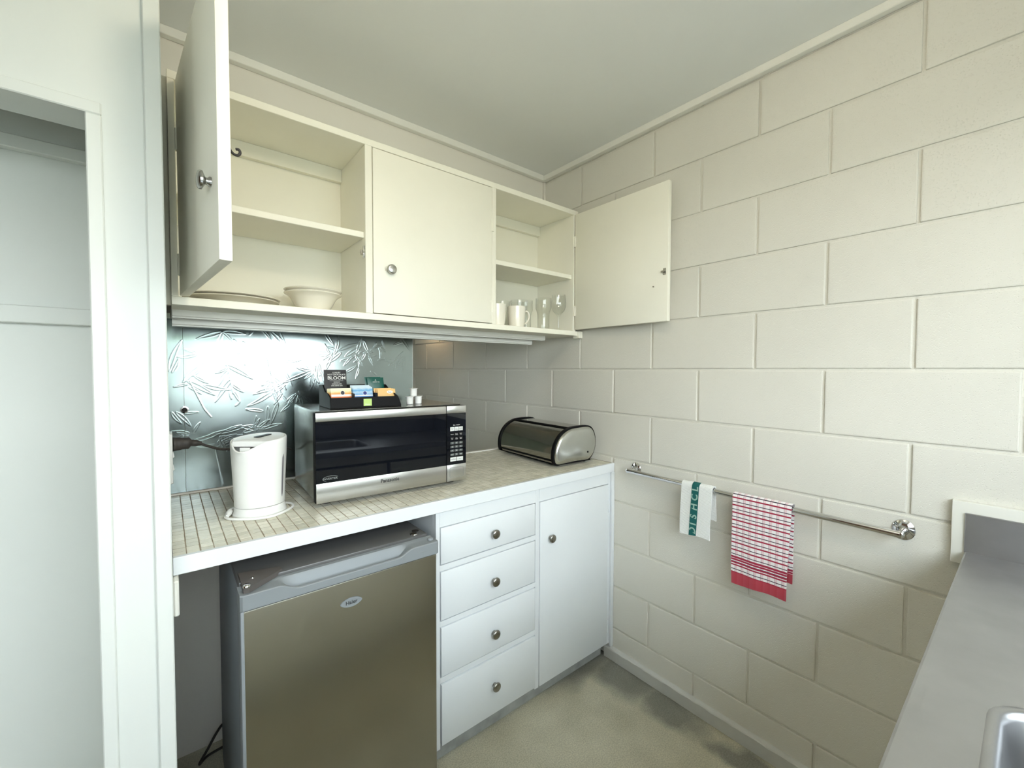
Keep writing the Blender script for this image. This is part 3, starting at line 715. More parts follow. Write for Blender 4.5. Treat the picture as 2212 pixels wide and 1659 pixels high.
# face frame as one welded part
ZR = [(0.0725, 0.0845), (0.2955, 0.3155), (0.4875, 0.5055), (0.6745, 0.6935), (0.8215, 0.8735)]
bm = bmesh.new()
bx(bm, -0.918, -0.9035, YB, -0.581, 0.0725, 0.8735, 0.001)
bx(bm, -0.4795, -0.4595, YB, -0.581, 0.0725, 0.8735, 0.001)
bx(bm, -0.0310, -0.0040, YB, -0.581, 0.0725, 0.8735, 0.001)
for z0, z1 in ZR[1:]:
    bx(bm, -0.9035, -0.4795, YB, -0.581, z0, z1)
bx(bm, -0.4595, -0.0310, YB, -0.581, 0.8215, 0.8735)
obj('face_frame', bm, 'base', bc)
obj('gap_shade_sheet', box(-0.8995, -0.0225, -0.5795, -0.5765, 0.0885, 0.8730), 'gap', bc)  # dark sheet standing in for the shade in drawer and door gaps
DR = [(0.6968, 0.8180), (0.5088, 0.6710), (0.3188, 0.4840), (0.0855, 0.2920)]
for i, (z0, z1) in enumerate(DR):
    d = obj('drawer', box(-0.9003, -0.4830, YB - (0.001, 0.0015, 0.003, 0.006)[i], -0.582, z0, z1, 0.0016, 2), 'base', bc, 40)
    knob(d, (-0.684, YB - (0.001, 0.0015, 0.003, 0.006)[i], (0.751, 0.577, 0.385, 0.193)[i]), (0, -1, 0), 0.0165)
d = obj('door', box(-0.4568, -0.0338, YB - 0.003, -0.582, 0.0760, 0.8183, 0.0018, 2), 'base', bc, 40)
knob(d, (-0.402, YB - 0.003, 0.665), (0, -1, 0))
for z in (0.16, 0.72):
    bm = cyl(bmesh.new(), (-0.0318, YB - 0.004, z - 0.03), (-0.0318, YB - 0.004, z + 0.03), 0.003, seg=10); obj('hinge', bm, 'base', d, 40)
obj('cover_strip', box(-0.0185, -0.0008, YB - 0.013, YB - 0.0005, 0.060, 0.8735, 0.0025, 2), 'base', bc, 40)

# ================================================================== fridge
FX0, FX1, FY = -1.470, -0.970, -0.700
fr = thing('bar_fridge', 'small stainless bar fridge in the gap under the worktop', 'fridge', ((FX0 + FX1) / 2, -0.40, 0.0), world=True)
obj('body', box(FX0 + 0.004, FX1 - 0.004, -0.642, -0.12, 0.025, 0.8155, 0.004, 2), 'fridge_body', fr, 40)
obj('top_cover', box(FX0 + 0.002, FX1 - 0.004, -0.6475, -0.115, 0.816, 0.8345, 0.003, 2), 'fridge_top', fr, 40)
bm = box(FX0, FX1, FY, -0.648, 0.06, 0.789, 0.006, 3)
dd = obj('door', bm, 'fridge_steel', fr, 40)
obj('edge_trim', box(FX0 - 0.0015, FX0 + 0.006, FY - 0.0015, -0.650, 0.06, 0.7885, 0.002, 2), 'fridge_plastic', dd, 40)
# moulded top cap with a scooped pull
nx = 96; bm = bmesh.new(); secs = []
for i in range(nx + 1):
    x = FX0 - 0.002 + (FX1 - FX0 + 0.006) * i / nx
    def ss(a, b, t):
        t = min(1, max(0, (t - a) / (b - a))); return t * t * (3 - 2 * t)
    s = ss(FX0 + 0.075, FX0 + 0.125, x) * (1 - ss(FX1 - 0.125, FX1 - 0.075, x))
    e = min(1.0, (x - FX0 + 0.002) / 0.006, (FX1 + 0.004 - x) / 0.006); e = max(0, e) ** 0.5
    yf = FY - 0.004 * e; lip = 0.8255 - 0.017 * s
    P = [(-0.648, 0.789), (yf + 0.001, 0.789), (yf, 0.7905), (yf, lip - 0.002), (yf + 0.002, lip), (yf + 0.007, lip + 0.0005), (yf + 0.012, lip - 0.014 * s), (yf + 0.030, lip - 0.016 * s), (yf + 0.040, 0.8255 - 0.003 * s), (yf + 0.043, 0.8265), (-0.648, 0.8265)]
    secs.append([bm.verts.new((x, y, z)) for y, z in P])
for a, b in zip(secs, secs[1:]):
    for k in range(len(a)):
        l = (k + 1) % len(a); bm.faces.new((a[k], a[l], b[l], b[k]))
bm.faces.new(secs[0]); bm.faces.new(secs[-1][::-1])
bmesh.ops.recalc_face_normals(bm, faces=bm.faces)
hd = obj('handle_cap', bm, 'fridge_plastic', fr, 30)
# hinge cover (triangle), pins, screw discs
obj('hinge_cover', prism(bmesh.new(), [(FX0 + 0.006, -0.694), (FX0 + 0.018, -0.697), (FX0 + 0.096, -0.640), (FX0 + 0.092, -0.622), (FX0 + 0.006, -0.600)], 'z', 0.8268, 0.8395), 'hinge_grey', fr)
for (x, y) in ((FX0 + 0.013, -0.690), (FX1 - 0.012, -0.680)):
    obj('hinge_pin', revolve(bmesh.new(), [(0.0085, 0), (0.0085, 0.003), (0.006, 0.0055), (0, 0.006)], (x, y, 0.8398 if x < -1.2 else 0.8266), (0, 0, 1), 20), 'chrome' if x < -1.2 else 'fridge_plastic', fr, 45)
obj('plug_disc', revolve(bmesh.new(), [(0.011, 0), (0.010, 0.002), (0, 0.003)], (FX1 - 0.040, -0.628, 0.8345), (0, 0, 1), 20), 'chrome', fr, 45)
obj('plug_hole', revolve(bmesh.new(), [(0.011, 0), (0.011, 0.0006), (0, 0.0008)], (FX1 - 0.024, -0.606, 0.8345), (0, 0, 1), 20), 'rubber', fr, 45)
obj('screw', revolve(bmesh.new(), [(0.004, 0), (0.003, 0.002), (0, 0.0025)], (FX0 + 0.030, -0.650, 0.8396), (0, 0, 1), 14), 'chrome', fr, 45)
# oval badge
bm = bmesh.new(); bcx, bcz = -1.2245, 0.7285
ring = lambda sx, sz, y: [bm.verts.new((bcx + sx * math.cos(t), y, bcz + sz * math.sin(t) * (0.55 + 0.45 * abs(math.sin(t))))) for t in [2 * PI * i / 48 for i in range(48)]]
R0 = ring(0.0285, 0.0125, FY - 0.0002); R1 = ring(0.028, 0.012, FY - 0.0028); R2 = ring(0.0255, 0.0098, FY - 0.0032); R3 = ring(0.0245, 0.009, FY - 0.0024)
for a, b in ((R0, R1), (R1, R2), (R2, R3)):
    for i in range(48): bm.faces.new((a[i], a[(i + 1) % 48], b[(i + 1) % 48], b[i]))
bm.faces.new(R3); bmesh.ops.recalc_face_normals(bm, faces=bm.faces)
bd = obj('badge', bm, 'fridge_plastic', fr, 40)
text('lettering', 'Haier', 0.0135, 'darkprint', bd, (bcx, FY - 0.0026, bcz), bold=0.0002)
text('lettering', 'HRF-130S', 0.0055, 'greyprint', hd, (FX1 - 0.042, FY - 0.0042, 0.806))
for x in (FX0 + 0.05, FX1 - 0.05):
    for y in (-0.60, -0.18):
        obj('foot', cyl(bmesh.new(), (x, y, 0.0), (x, y, 0.026), 0.016, seg=14), 'rubber', fr, 40)
tag(obj('fridge_cord', tube(bmesh.new(), smooth_path([(-1.43, -0.04, 0.006), (-1.50, -0.055, 0.008), (-1.528, -0.09, 0.018), (-1.505, -0.10, 0.065), (-1.478, -0.10, 0.110), (-1.459, -0.10, 0.128), (-1.444, -0.103, 0.112), (-1.436, -0.106, 0.075), (-1.43, -0.112, 0.04)], 8), 0.0042, 10), 'rubber', None, 60), 'black power cord looped on the floor beside the fridge', 'cord')

# ================================================================== microwave (local: x along the front, y to the back, z up)
mw = thing('microwave', 'silver and black microwave oven on the tiled worktop', 'microwave', (-1.2455, -0.452, 0.9150), math.radians(-2.6))
W_, D_, H_ = 0.525, 0.365, 0.2945
Z0 = 0.0125
bm = box(0.004, W_ - 0.003, 0.031, D_, Z0, H_ - 0.0015, 0.005, 3); obj('case', bm, 'mwside', mw, 40)
obj('top_panel', box(0.006, W_ - 0.005, 0.031, D_ - 0.003, H_ - 0.0016, H_, 0.0005), 'mwtop', mw)
for x in (0.04, W_ - 0.04):
    for y in (0.05, D_ - 0.04): obj('foot', cyl(bmesh.new(), (x, y, 0.0), (x, y, Z0 + 0.001), 0.014, 0.012, 16), 'rubber', mw, 40)
obj('door_core', box(0.0, 0.4425, 0.0032, 0.0305, Z0 + 0.001, H_ - 0.003, 0.0015), 'black', mw)
bm = box(0.0020, 0.4420, 0.0, 0.004, 0.0752, 0.2640)
for v in bm.verts:
    if v.co.z > 0.2 and v.co.y < 0.002: v.co.y += 0.0022      # the glass leans back a touch
door = obj('door_glass', bm, 'glassblack', mw)
obj('door_top_band', box(0.0015, 0.4422, -0.0008, 0.0040, 0.2645, 0.2915, 0.0012, 2), 'steel', mw, 40)
db = obj('door_bottom_band', box(0.0015, 0.4422, -0.0008, 0.0040, 0.0140, 0.0750, 0.0012, 2), 'steel', mw, 40)
text('lettering', 'Panasonic', 0.0160, 'darkprint', db, (0.231, -0.0009, 0.0545), bold=0.0004)
text('lettering', 'INVERTER', 0.0085, 'greyprint', door, (0.042, -0.0001, 0.0870), sx=1.15)
bm = tube(bmesh.new(), [(0.020 + 0.0 + 0.025 * (1 + math.cos(t)) * 0.95, -0.0001, 0.0870 + 0.0085 * math.sin(t)) for t in [0.5 + 3.6 * i / 24 for i in range(25)]], 0.0005, 5)
obj('logo_swoosh', bm, 'greyprint', door)
obj('panel_core', box(0.4445, W_, 0.0032, 0.0305, Z0 + 0.001, H_ - 0.003, 0.0015), 'black', mw)
cp = obj('control_panel', box(0.4450, W_ - 0.0005, 0.0, 0.004, 0.0752, 0.2640, 0.0006), 'glassblack', mw)
obj('panel_top_band', box(0.4447, W_ - 0.0003, -0.0008, 0.004, 0.2645, 0.2915, 0.0012, 2), 'steel', mw, 40)
pb = obj('panel_bottom_band', box(0.4447, W_ - 0.0003, -0.0008, 0.004, 0.0140, 0.0750, 0.0012, 2), 'steel', mw, 40)
# door release button outline
out = rrect(0.4565, 0.5125, 0.0285, 0.0640, 0.004, 4)
obj('release_button', tube(bmesh.new(), [(x, -0.0010, z) for x, z in out], 0.0006, 5, closed=True), 'greyprint', pb)
# keypad
cx = [0.4665, 0.4845, 0.5025]; kw = 0.0165
def key(x, z, w, h, mat, s=None, tmat='darkprint', ts=0.0045):
    k = obj('key', box(x - w / 2, x + w / 2, -0.0006, 0.0002, z - h / 2, z + h / 2, 0.0002), mat, cp)
    if s: text('key_print', s, ts, tmat, k, (x, -0.0007, z), depth=0.0001)
text('lettering', 'Slim 1100W', 0.0058, 'print', cp, (0.4845, -0.0002, 0.2205), depth=0.0002)
for x, s in zip(cx, ('Quick\nMin', 'Micro\nPower', 'Inverter\nDefrost')): key(x, 0.2065, kw, 0.0145, 'button', s, ts=0.0040)
for x, s in zip(cx, ('Popcorn', 'Sensor\nReheat', 'Sensor\nCook')): key(x, 0.1870, kw, 0.0125, 'black', s, 'print', 0.0038)
for x, s in zip(cx, ('More/\nLess', 'Keep\nWarm', 'Timer/\nClock')): key(x, 0.1710, kw, 0.0125, 'black', s, 'print', 0.0038)
for r in range(3):
    for c in range(3): key(cx[c], 0.1545 - 0.0140 * r, 0.0150, 0.0080, 'greybutton', str(3 * r + c + 1), 'print', 0.0068)
key(cx[0], 0.1120, 0.0150, 0.0080, 'greybutton', 'Timer', 'print', 0.0040); key(cx[1], 0.1120, 0.0150, 0.0080, 'greybutton', '0', 'print', 0.0068); key(cx[2], 0.1120, 0.0150, 0.0080, 'greybutton', 'Clock', 'print', 0.0040)
key(0.4712, 0.0945, 0.0258, 0.0150, 'button', 'Stop/Reset', ts=0.0048); key(0.4988, 0.0945, 0.0258, 0.0150, 'button', 'Start', ts=0.0055)
# plug, cord, socket
so = thing('power_socket', 'white double power socket on the alcove side wall', 'socket', (-1.590, -0.2, 1.075), world=True)
obj('plate', box(-1.5898, -1.5800, -0.238, -0.162, 1.003, 1.150, 0.003, 2), 'white_plastic', so, 40)
for z in (1.086, 1.048):
    obj('switch', prism(bmesh.new(), [(-1.5802, z - 0.008), (-1.5765, z - 0.006), (-1.5785, z + 0.008), (-1.5802, z + 0.008)], 'y', -0.228, -0.214), 'white_plastic', so)
pl = thing('power_plug', 'black plug with its cord running behind the kettle', 'plug', (-1.575, -0.185, 1.115), world=True)
obj('plug_body', tube(bmesh.new(), smooth_path([(-1.5795, -0.185, 1.112), (-1.572, -0.184, 1.112), (-1.558, -0.182, 1.112), (-1.535, -0.178, 1.111), (-1.51, -0.174, 1.106)], 4), [0.021] * 1 + [0.021] * 3 + [0.020] * 4 + [0.018] * 4 + [0.010] * 3 + [0.007] * 2, 14), 'plug', pl, 60)
obj('cord', tube(bmesh.new(), smooth_path([(-1.514, -0.174, 1.107), (-1.49, -0.168, 1.094), (-1.455, -0.162, 1.080), (-1.40, -0.155, 1.076), (-1.32, -0.148, 1.080), (-1.27, -0.10, 1.06), (-1.235, -0.072, 1.04)], 8), 0.0042, 10), 'plug', pl, 60)

# ================================================================== kettle
kt = thing('kettle', 'white plastic cordless kettle on its base', 'kettle', (-1.3805, -0.372, 0.9150), math.radians(0))
A_sp = math.radians(229)                                   # direction the spout points
SPD = Vector((math.cos(A_sp), math.sin(A_sp), 0))
seg = 72
def kring(bm, r, z, tilt=0.0, spout=0.0, dip=0.0, sx=1.04, sy=0.94):
    out = []
    for i in range(seg):
        t = 2 * PI * i / seg; c = math.cos(t - A_sp); k = max(0.0, c)
        rr = r + spout * k ** 11
        out.append(bm.verts.new((rr * math.cos(t) * sx, rr * math.sin(t) * sy, z - tilt * (c * 0.5 + 0.5) - dip * k ** 7)))
    return out
def bridge(bm, rings):
    for a, b in zip(rings, rings[1:]):
        for i in range(len(a)): bm.faces.new((a[i], a[(i + 1) % len(a)], b[(i + 1) % len(b)], b[i]))
bm = bmesh.new(); rings = []
for r, z, tl, so_, dp in ((0.0625, 0.0275, 0, 0, 0), (0.0632, 0.029, 0, 0, 0), (0.0640, 0.06, 0, 0, 0), (0.0658, 0.11, 0, 0.0, 0), (0.0672, 0.140, 0, 0.001, 0), (0.0683, 0.163, 0.001, 0.003, 0), (0.0692, 0.185, 0.004, 0.007, 0.002), (0.0698, 0.206, 0.008, 0.0105, 0.009), (0.0700, 0.221, 0.012, 0.0125, 0.018), (0.0696, 0.2260, 0.013, 0.0130, 0.0205), (0.0684, 0.2280, 0.013, 0.0125, 0.0215), (0.0664, 0.2280, 0.013, 0.0115, 0.0215), (0.0656, 0.2255, 0.013, 0.0105, 0.0205), (0.0650, 0.2180, 0.012, 0.009, 0.016), (0.0640, 0.2000, 0.008, 0.005, 0.008), (0.0620, 0.1650, 0.004, 0.002, 0.0)):
    rings.append(kring(bm, r, z, tl, so_, dp))
bridge(bm, rings); bm.faces.new(rings[0][::-1]); bm.faces.new(rings[-1])
bmesh.ops.recalc_face_normals(bm, faces=bm.faces)
obj('body', bm, 'white_plastic', kt, 45)
# lid: cut away in front of the spout
bm = bmesh.new(); LR = []
for r, z in ((0.0645, 0.2130), (0.0645, 0.2250), (0.0630, 0.2275), (0.050, 0.2292), (0.03, 0.2300), (0.012, 0.2302)):
    ring_ = []
    for i in range(seg):
        t = 2 * PI * i / seg; c = math.cos(t - A_sp)
        lim = 0.043 / max(0.05, c) if c > 0 else 1.0
        rr = min(r, lim * (r / 0.0645) ** 0.3)
        ring_.append(bm.verts.new((rr * math.cos(t) * 1.04, rr * math.sin(t) * 0.94, z - 0.013 * (0.5 + 0.5 * c * rr / 0.0645))))
    LR.append(ring_)
bridge(bm, LR); bm.faces.new(LR[-1]); bm.faces.new(LR[0][::-1]); bmesh.ops.recalc_face_normals(bm, faces=bm.faces)
lid = obj('lid', bm, 'white_plastic', kt, 35)
bm = prism(bmesh.new(), rrect(-0.026, 0.024, -0.0125, 0.0125, 0.010, 5), 'z', 0.0, 0.003)
obj('lid_button', bm, 'black', lid, 40, loc=(0.012, 0.010, 0.2232), rot=(math.radians(-3), math.radians(-4), math.radians(28)))
obj('spout_filter', prism(bmesh.new(), rrect(-0.015, 0.015, -0.0012, 0.0012, 0.001, 3), 'z', 0.0, 0.026), 'white_plastic', kt, 40, loc=(SPD.x * 0.063, SPD.y * 0.057, 0.176), rot=(0, 0, A_sp + PI / 2))
# gauge on the right
a = math.radians(-40)
gx, gy = 0.0700 * math.cos(a), 0.0642 * math.sin(a)
MAT['gauge'] = M('smoked_gauge', (0.20, 0.19, 0.21), 0.3)
bm = bmesh.new(); prev = None
for i in range(13):
    z = 0.045 + 0.128 * i / 12; r = 0.0640 + (0.0688 - 0.0640) * (z - 0.06) / 0.105 + 0.0007
    hw = 0.06 * math.sqrt(max(0.02, 1 - abs(2 * i / 12 - 1) ** 8))
    row = [bm.verts.new((r * 1.04 * math.cos(a + s), r * 0.94 * math.sin(a + s), z)) for s in (-hw, 0, hw)]
    if prev:
        for k in range(2): bm.faces.new((prev[k], prev[k + 1], row[k + 1], row[k]))
    prev = row
obj('water_gauge', bm, 'gauge', kt, 60)
# rear handle (faces away from the spout)
hb = math.radians(74)
pts = []
for d, z in ((0.056, 0.200), (0.078, 0.203), (0.094, 0.190), (0.099, 0.155), (0.096, 0.110), (0.086, 0.065), (0.060, 0.050)):
    pts.append((d * math.cos(hb), d * math.sin(hb), z))
obj('handle', tube(bmesh.new(), smooth_path(pts, 6), 0.0095, 14), 'white_plastic', kt, 60)
bm = revolve(bmesh.new(), [(0, 0.0), (0.068, 0.0), (0.0680, 0.002), (0.0678, 0.005), (0.0662, 0.007), (0.0652, 0.011), (0.0640, 0.0262), (0.0, 0.0268)], (0, 0, 0), (0, 0, 1), 64, 1.03, 0.95)
obj('power_base', bm, 'white_plastic', kt, 40)
pts = []
for i in range(60):
    t = math.radians(150) + math.radians(330) * i / 59
    r = 0.0795 + 0.007 * math.sin(i * 0.21) ** 2
    pts.append((r * 1.02 * math.cos(t), r * 0.95 * math.sin(t), 0.0042))
pts = [(-0.060, 0.050, 0.010), (-0.072, 0.052, 0.006)] + pts
obj('cord', tube(bmesh.new(), pts, 0.0038, 10), 'white_plastic', kt, 60)
obj('cord_grip', tube(bmesh.new(), [(-0.074, 0.016, 0.012), (-0.079, 0.002, 0.010), (-0.083, -0.012, 0.007)], [0.0075, 0.0080, 0.0045], 12), 'white_plastic', kt, 60)

# ================================================================== bread bin (local: x = depth, y = length, z up; end cap faces the room)
bb = thing('bread_bin', 'roll-top stainless bread bin with black rims in the worktop corner', 'bread bin', (-0.147, -0.305, 0.9150), math.radians(-3.5))
BL = 0.430
def bin_outline(s=0.0, n=10):
    # D profile: flat back right, rolled front left. x from -0.128 to 0.125, z 0.012..0.170
    cx_, cz_ = 0.0, 0.088
    pts = [(-0.112, 0.0085), (0.052, 0.0085), (0.085, 0.016), (0.110, 0.040), (0.1235, 0.080), (0.120, 0.120), (0.106, 0.150), (0.085, 0.167), (0.055, 0.1725), (0.0, 0.1725), (-0.045, 0.1675), (-0.085, 0.150), (-0.115, 0.122), (-0.134, 0.085), (-0.139, 0.045), (-0.134, 0.020), (-0.126, 0.011)]
    P = smooth_path([(x, 0, z) for x, z in pts + [pts[0]]], 4)[:-1]
    out = []
    for p in P:
        d = Vector((p.x - cx_, p.z - cz_)); L_ = d.length
        f = (L_ - s) / L_; out.append((cx_ + d.x * f, cz_ + d.y * f))
    return out
def loop_prism(name, o0, y0, y1, mat, parent, o1=None, smooth=35):
    bm = bmesh.new(); o1 = o1 or o0
    A = [bm.verts.new((x, y0, z)) for x, z in o0]; B = [bm.verts.new((x, y1, z)) for x, z in o1]
    for i in range(len(A)):
        j = (i + 1) % len(A); bm.faces.new((A[i], A[j], B[j], B[i]))
    bm.faces.new(A[::-1]); bm.faces.new(B); bmesh.ops.recalc_face_normals(bm, faces=bm.faces)
    return obj(name, bm, mat, parent, smooth)
MAT['binsteel'] = M('polished_bin_steel', (0.42, 0.41, 0.37), 0.10, 1.0, var=(8, 0.05))
MAT['capsteel'] = M('satin_bin_cap', (0.60, 0.61, 0.58), 0.22, 1.0, var=(12, 0.04))
loop_prism('shell', bin_outline(0.006), -BL / 2 + 0.012, BL / 2 - 0.012, 'binsteel', bb)
loop_prism('rim', bin_outline(0.0), -BL / 2 - 0.001, -BL / 2 + 0.014, 'black', bb)
loop_prism('rim', bin_outline(0.0), BL / 2 - 0.014, BL / 2, 'black', bb)
# domed end cap towards the room
bm = bmesh.new(); rs = []
for s, y in ((0.007, -BL / 2 - 0.001), (0.008, -BL / 2 - 0.006), (0.012, -BL / 2 - 0.011), (0.022, -BL / 2 - 0.0135), (0.05, -BL / 2 - 0.015)):
    rs.append([bm.verts.new((x, y, z)) for x, z in bin_outline(s)])
bridge(bm, rs); bm.faces.new(rs[-1]); bmesh.ops.recalc_face_normals(bm, faces=bm.faces)
cap = obj('end_cap', bm, 'capsteel', bb, 50)
obj('rivet', revolve(bmesh.new(), [(0.0045, 0), (0.004, 0.0015), (0, 0.002)], (0.058, -BL / 2 - 0.0148, 0.052), (0, -1, 0), 14), 'black', cap, 45)
# lid edge strips and handle
def strip(name, pts, r): obj(name, tube(bmesh.new(), pts, r, 8), 'black', bb, 60)
strip('lid_edge', [(-0.040, -BL / 2 + 0.01, 0.1635), (-0.040, BL / 2 - 0.01, 0.1635)], 0.006)
strip('lower_edge', [(-0.1325, -BL / 2 + 0.01, 0.028), (-0.1325, BL / 2 - 0.01, 0.028)], 0.0035)
obj('base_board', box(-0.112, 0.098, -BL / 2 + 0.008, BL / 2 - 0.008, 0.0062, 0.0125), 'black', bb)
for x in (-0.085, 0.075):
    for y in (-BL / 2 + 0.03, BL / 2 - 0.03): obj('foot', cyl(bmesh.new(), (x, y, 0.0), (x, y, 0.0064), 0.010, seg=14), 'rubber', bb, 40)

# ================================================================== tea caddy on the microwave, sachets, milk pods
ZT = 0.9150 + 0.2945 + 0.0004
cd = thing('tea_caddy', 'black stepped caddy of drink sachets on top of the microwave', 'caddy', (-1.1785, -0.3745, ZT), math.radians(-3.4))
obj('base', box(0, 0.240, 0, 0.166, 0, 0.004, 0.001), 'black', cd)
fw_ = obj('front_wall', prism(bmesh.new(), [(0.0, 0.004), (0.240, 0.004), (0.228, 0.036), (0.002, 0.036)], 'y', 0.0, 0.004), 'black', cd)
obj('step_wall', box(0.004, 0.232, 0.078, 0.081, 0.004, 0.052), 'black', cd)
obj('back_wall', box(0.003, 0.230, 0.162, 0.166, 0.004, 0.074), 'black', cd)
prof = [(0.004, 0.004), (0.166, 0.004), (0.166, 0.074), (0.110, 0.074), (0.075, 0.052), (0.035, 0.048), (0.004, 0.036)]
obj('side_wall', prism(bmesh.new(), prof, 'x', 0.0, 0.004), 'black', cd)
bm = prism(bmesh.new(), prof, 'x', 0.228, 0.236)
for v in bm.verts:
    if v.co.x > 0.233: v.co.x = 0.240 - (v.co.z - 0.004) * 0.34 * (1 if v.co.z < 0.05 else 0.75)
    else: v.co.x = 0.235 - (v.co.z - 0.004) * 0.34 * (1 if v.co.z < 0.05 else 0.75)
obj('side_wall', bm, 'black', cd)
for x in (0.0775, 0.1545): obj('divider', box(x - 0.0015, x + 0.0015, 0.004, 0.162, 0.004, 0.048), 'black', cd)
lb = obj('label', box(0.107, 0.1345, -0.0008, 0.0, 0.0055, 0.0295), 'green_label', cd)
text('lettering', 'Enjoy', 0.0075, 'print', lb, (0.1208, -0.0009, 0.0105), depth=0.0001)

def bands(name, stops, rough=0.35, noise=0.0):
    """colour bands over local height (metres)"""
    mt = bpy.data.materials.new(name); mt.use_nodes = True
    N = mt.node_tree.nodes; L = mt.node_tree.links; b = N['Principled BSDF']; b.inputs['Roughness'].default_value = rough
    t = N.new('ShaderNodeTexCoord'); s = N.new('ShaderNodeSeparateXYZ'); L.new(t.outputs['Object'], s.inputs[0])
    src = s.outputs['Z']
    if noise:
        nz = N.new('ShaderNodeTexNoise'); nz.inputs['Scale'].default_value = 60; L.new(t.outputs['Object'], nz.inputs['Vector'])
        ma = N.new('ShaderNodeMath'); ma.operation = 'MULTIPLY_ADD'; ma.inputs[1].default_value = noise; L.new(nz.outputs[0], ma.inputs[0]); L.new(src, ma.inputs[2]); src = ma.outputs[0]
    mr = N.new('ShaderNodeMapRange'); mr.inputs['From Min'].default_value = 0; mr.inputs['From Max'].default_value = 0.14; L.new(src, mr.inputs['Value'])
    r = N.new('ShaderNodeValToRGB'); el = r.color_ramp.elements
    el[0].position = stops[0][0] / 0.14; el[0].color = (*stops[0][1], 1)
    el[1].position = stops[-1][0] / 0.14; el[1].color = (*stops[-1][1], 1)
    for z, c in stops[1:-1]:
        e = el.new(z / 0.14); e.color = (*c, 1)
    L.new(mr.outputs[0], r.inputs[0]); L.new(r.outputs[0], b.inputs['Base Color'])
    return mt
MAT['s_orange'] = bands('orange_sachet_print', [(0.030, (0.75, 0.14, 0.02)), (0.042, (0.78, 0.20, 0.03)), (0.050, (0.80, 0.42, 0.12)), (0.055, (0.82, 0.74, 0.42)), (0.062, (0.85, 0.82, 0.60))], noise=0.008)
MAT['s_blue'] = bands('blue_sachet_print', [(0.030, (0.03, 0.09, 0.40)), (0.042, (0.10, 0.30, 0.62)), (0.054, (0.42, 0.60, 0.75)), (0.060, (0.10, 0.36, 0.66)), (0.070, (0.60, 0.72, 0.80))], noise=0.012)
MAT['s_tan'] = M('tan_sachet_paper', (0.78, 0.50, 0.20), 0.5)
MAT['s_green'] = M('dark_green_sachet', (0.004, 0.085, 0.065), 0.25)
MAT['s_black'] = bands('black_sachet_print', [(0.0, (0.30, 0.07, 0.02)), (0.046, (0.36, 0.09, 0.02)), (0.058, (0.012, 0.010, 0.012)), (0.12, (0.010, 0.009, 0.011))], rough=0.55, noise=0.02)
MAT['s_white'] = M('sachet_white', (0.85, 0.84, 0.80), 0.4)
MAT['s_dark'] = M('sachet_dark_emblem', (0.03, 0.025, 0.03), 0.4)
MAT['s_navy'] = M('sachet_navy_emblem', (0.03, 0.05, 0.22), 0.4)

Mc = Matrix.Translation((-1.1785, -0.3745, ZT)) @ Matrix.Rotation(math.radians(-3.4), 4, 'Z')
def sachet(name, cx, y, w, h, mat, label, lean=10, yaw=0, th=0.0028, band=None, emb=None, sway=0.0):
    """pillow packet standing in the caddy; local x width, z height, face at -y"""
    p = Mc @ Vector((cx, y, 0.0045))
    t = thing(name, label, 'sachet', p, math.radians(-3.4 + yaw), 'drink sachets in the caddy')
    bm = bmesh.new(); n, k = 8, 8; rows = []
    for s in (-1, 1):
        g = []
        for j in range(k + 1):
            v = j / k; r = []
            for i in range(n + 1):
                u = i / n
                bul = th / 2 * (1 - abs(2 * u - 1) ** 5) * (1 - abs(2 * v - 1) ** 7) + 0.0002
                r.append(bm.verts.new(((u - 0.5) * w + sway * v, s * bul, v * h)))
            g.append(r)
        rows.append(g)
        for j in range(k):
            for i in range(n):
                q = (g[j][i], g[j][i + 1], g[j + 1][i + 1], g[j + 1][i]); bm.faces.new(q if s < 0 else q[::-1])
    for j in range(k):
        for i in (0, n): bm.faces.new((rows[0][j][i], rows[1][j][i], rows[1][j + 1][i], rows[0][j + 1][i]))
    for i in range(n):
        for j in (0, k): bm.faces.new((rows[0][j][i], rows[1][j][i], rows[1][j][i + 1], rows[0][j][i + 1]))
    bmesh.ops.recalc_face_normals(bm, faces=bm.faces)
    o = obj('packet', bm, mat, t, 50); o.rotation_euler = (math.radians(-lean), 0, 0)
    yf = -th / 2 - 0.0004
    if band: obj('band', box(-w / 2 + 0.001 + sway * 0.4, w / 2 - 0.001 + sway * 0.4, yf - 0.0001, yf + 0.0003, band[0], band[1]), 's_white', o)
    if emb:
        bmx = cyl(bmesh.new(), (emb[0], yf + 0.0002, emb[1]), (emb[0], yf - 0.0003, emb[1]), emb[2], seg=24); obj('emblem', bmx, emb[3], o)
        bmx = tube(bmesh.new(), [(emb[0] + emb[2] * 0.96 * math.cos(a), yf - 0.0003, emb[1] + emb[2] * 0.96 * math.sin(a)) for a in [2 * PI * i / 24 for i in range(24)]], 0.0005, 5, closed=True); obj('emblem_ring', bmx, 's_white', o)
    return o, yf
for i, (nm, yy, xx) in enumerate((('rearmost', 0.046, 0.037), ('middle', 0.034, 0.0395), ('front', 0.022, 0.043))):
    sachet('tea_sachet', xx, yy, 0.068, 0.063 - 0.001 * (2 - i), 's_orange', nm + ' orange tea sachet in the left front pocket of the caddy', 12, 4, band=(0.0340, 0.0415) if i == 2 else None, emb=(0.004, 0.0465, 0.0072, 's_dark') if i == 2 else None)
for i, (nm, yy, xx) in enumerate((('rearmost', 0.050, 0.1155), ('middle', 0.037, 0.1160), ('front', 0.024, 0.1168))):
    sachet('tea_sachet', xx, yy, 0.068, 0.072 - 0.003 * i, 's_blue', nm + ' blue drink sachet in the middle front pocket of the caddy', 16, 3, band=(0.0340, 0.0375) if i == 2 else None, emb=(0.006, 0.0440, 0.0072, 's_navy') if i == 2 else None)
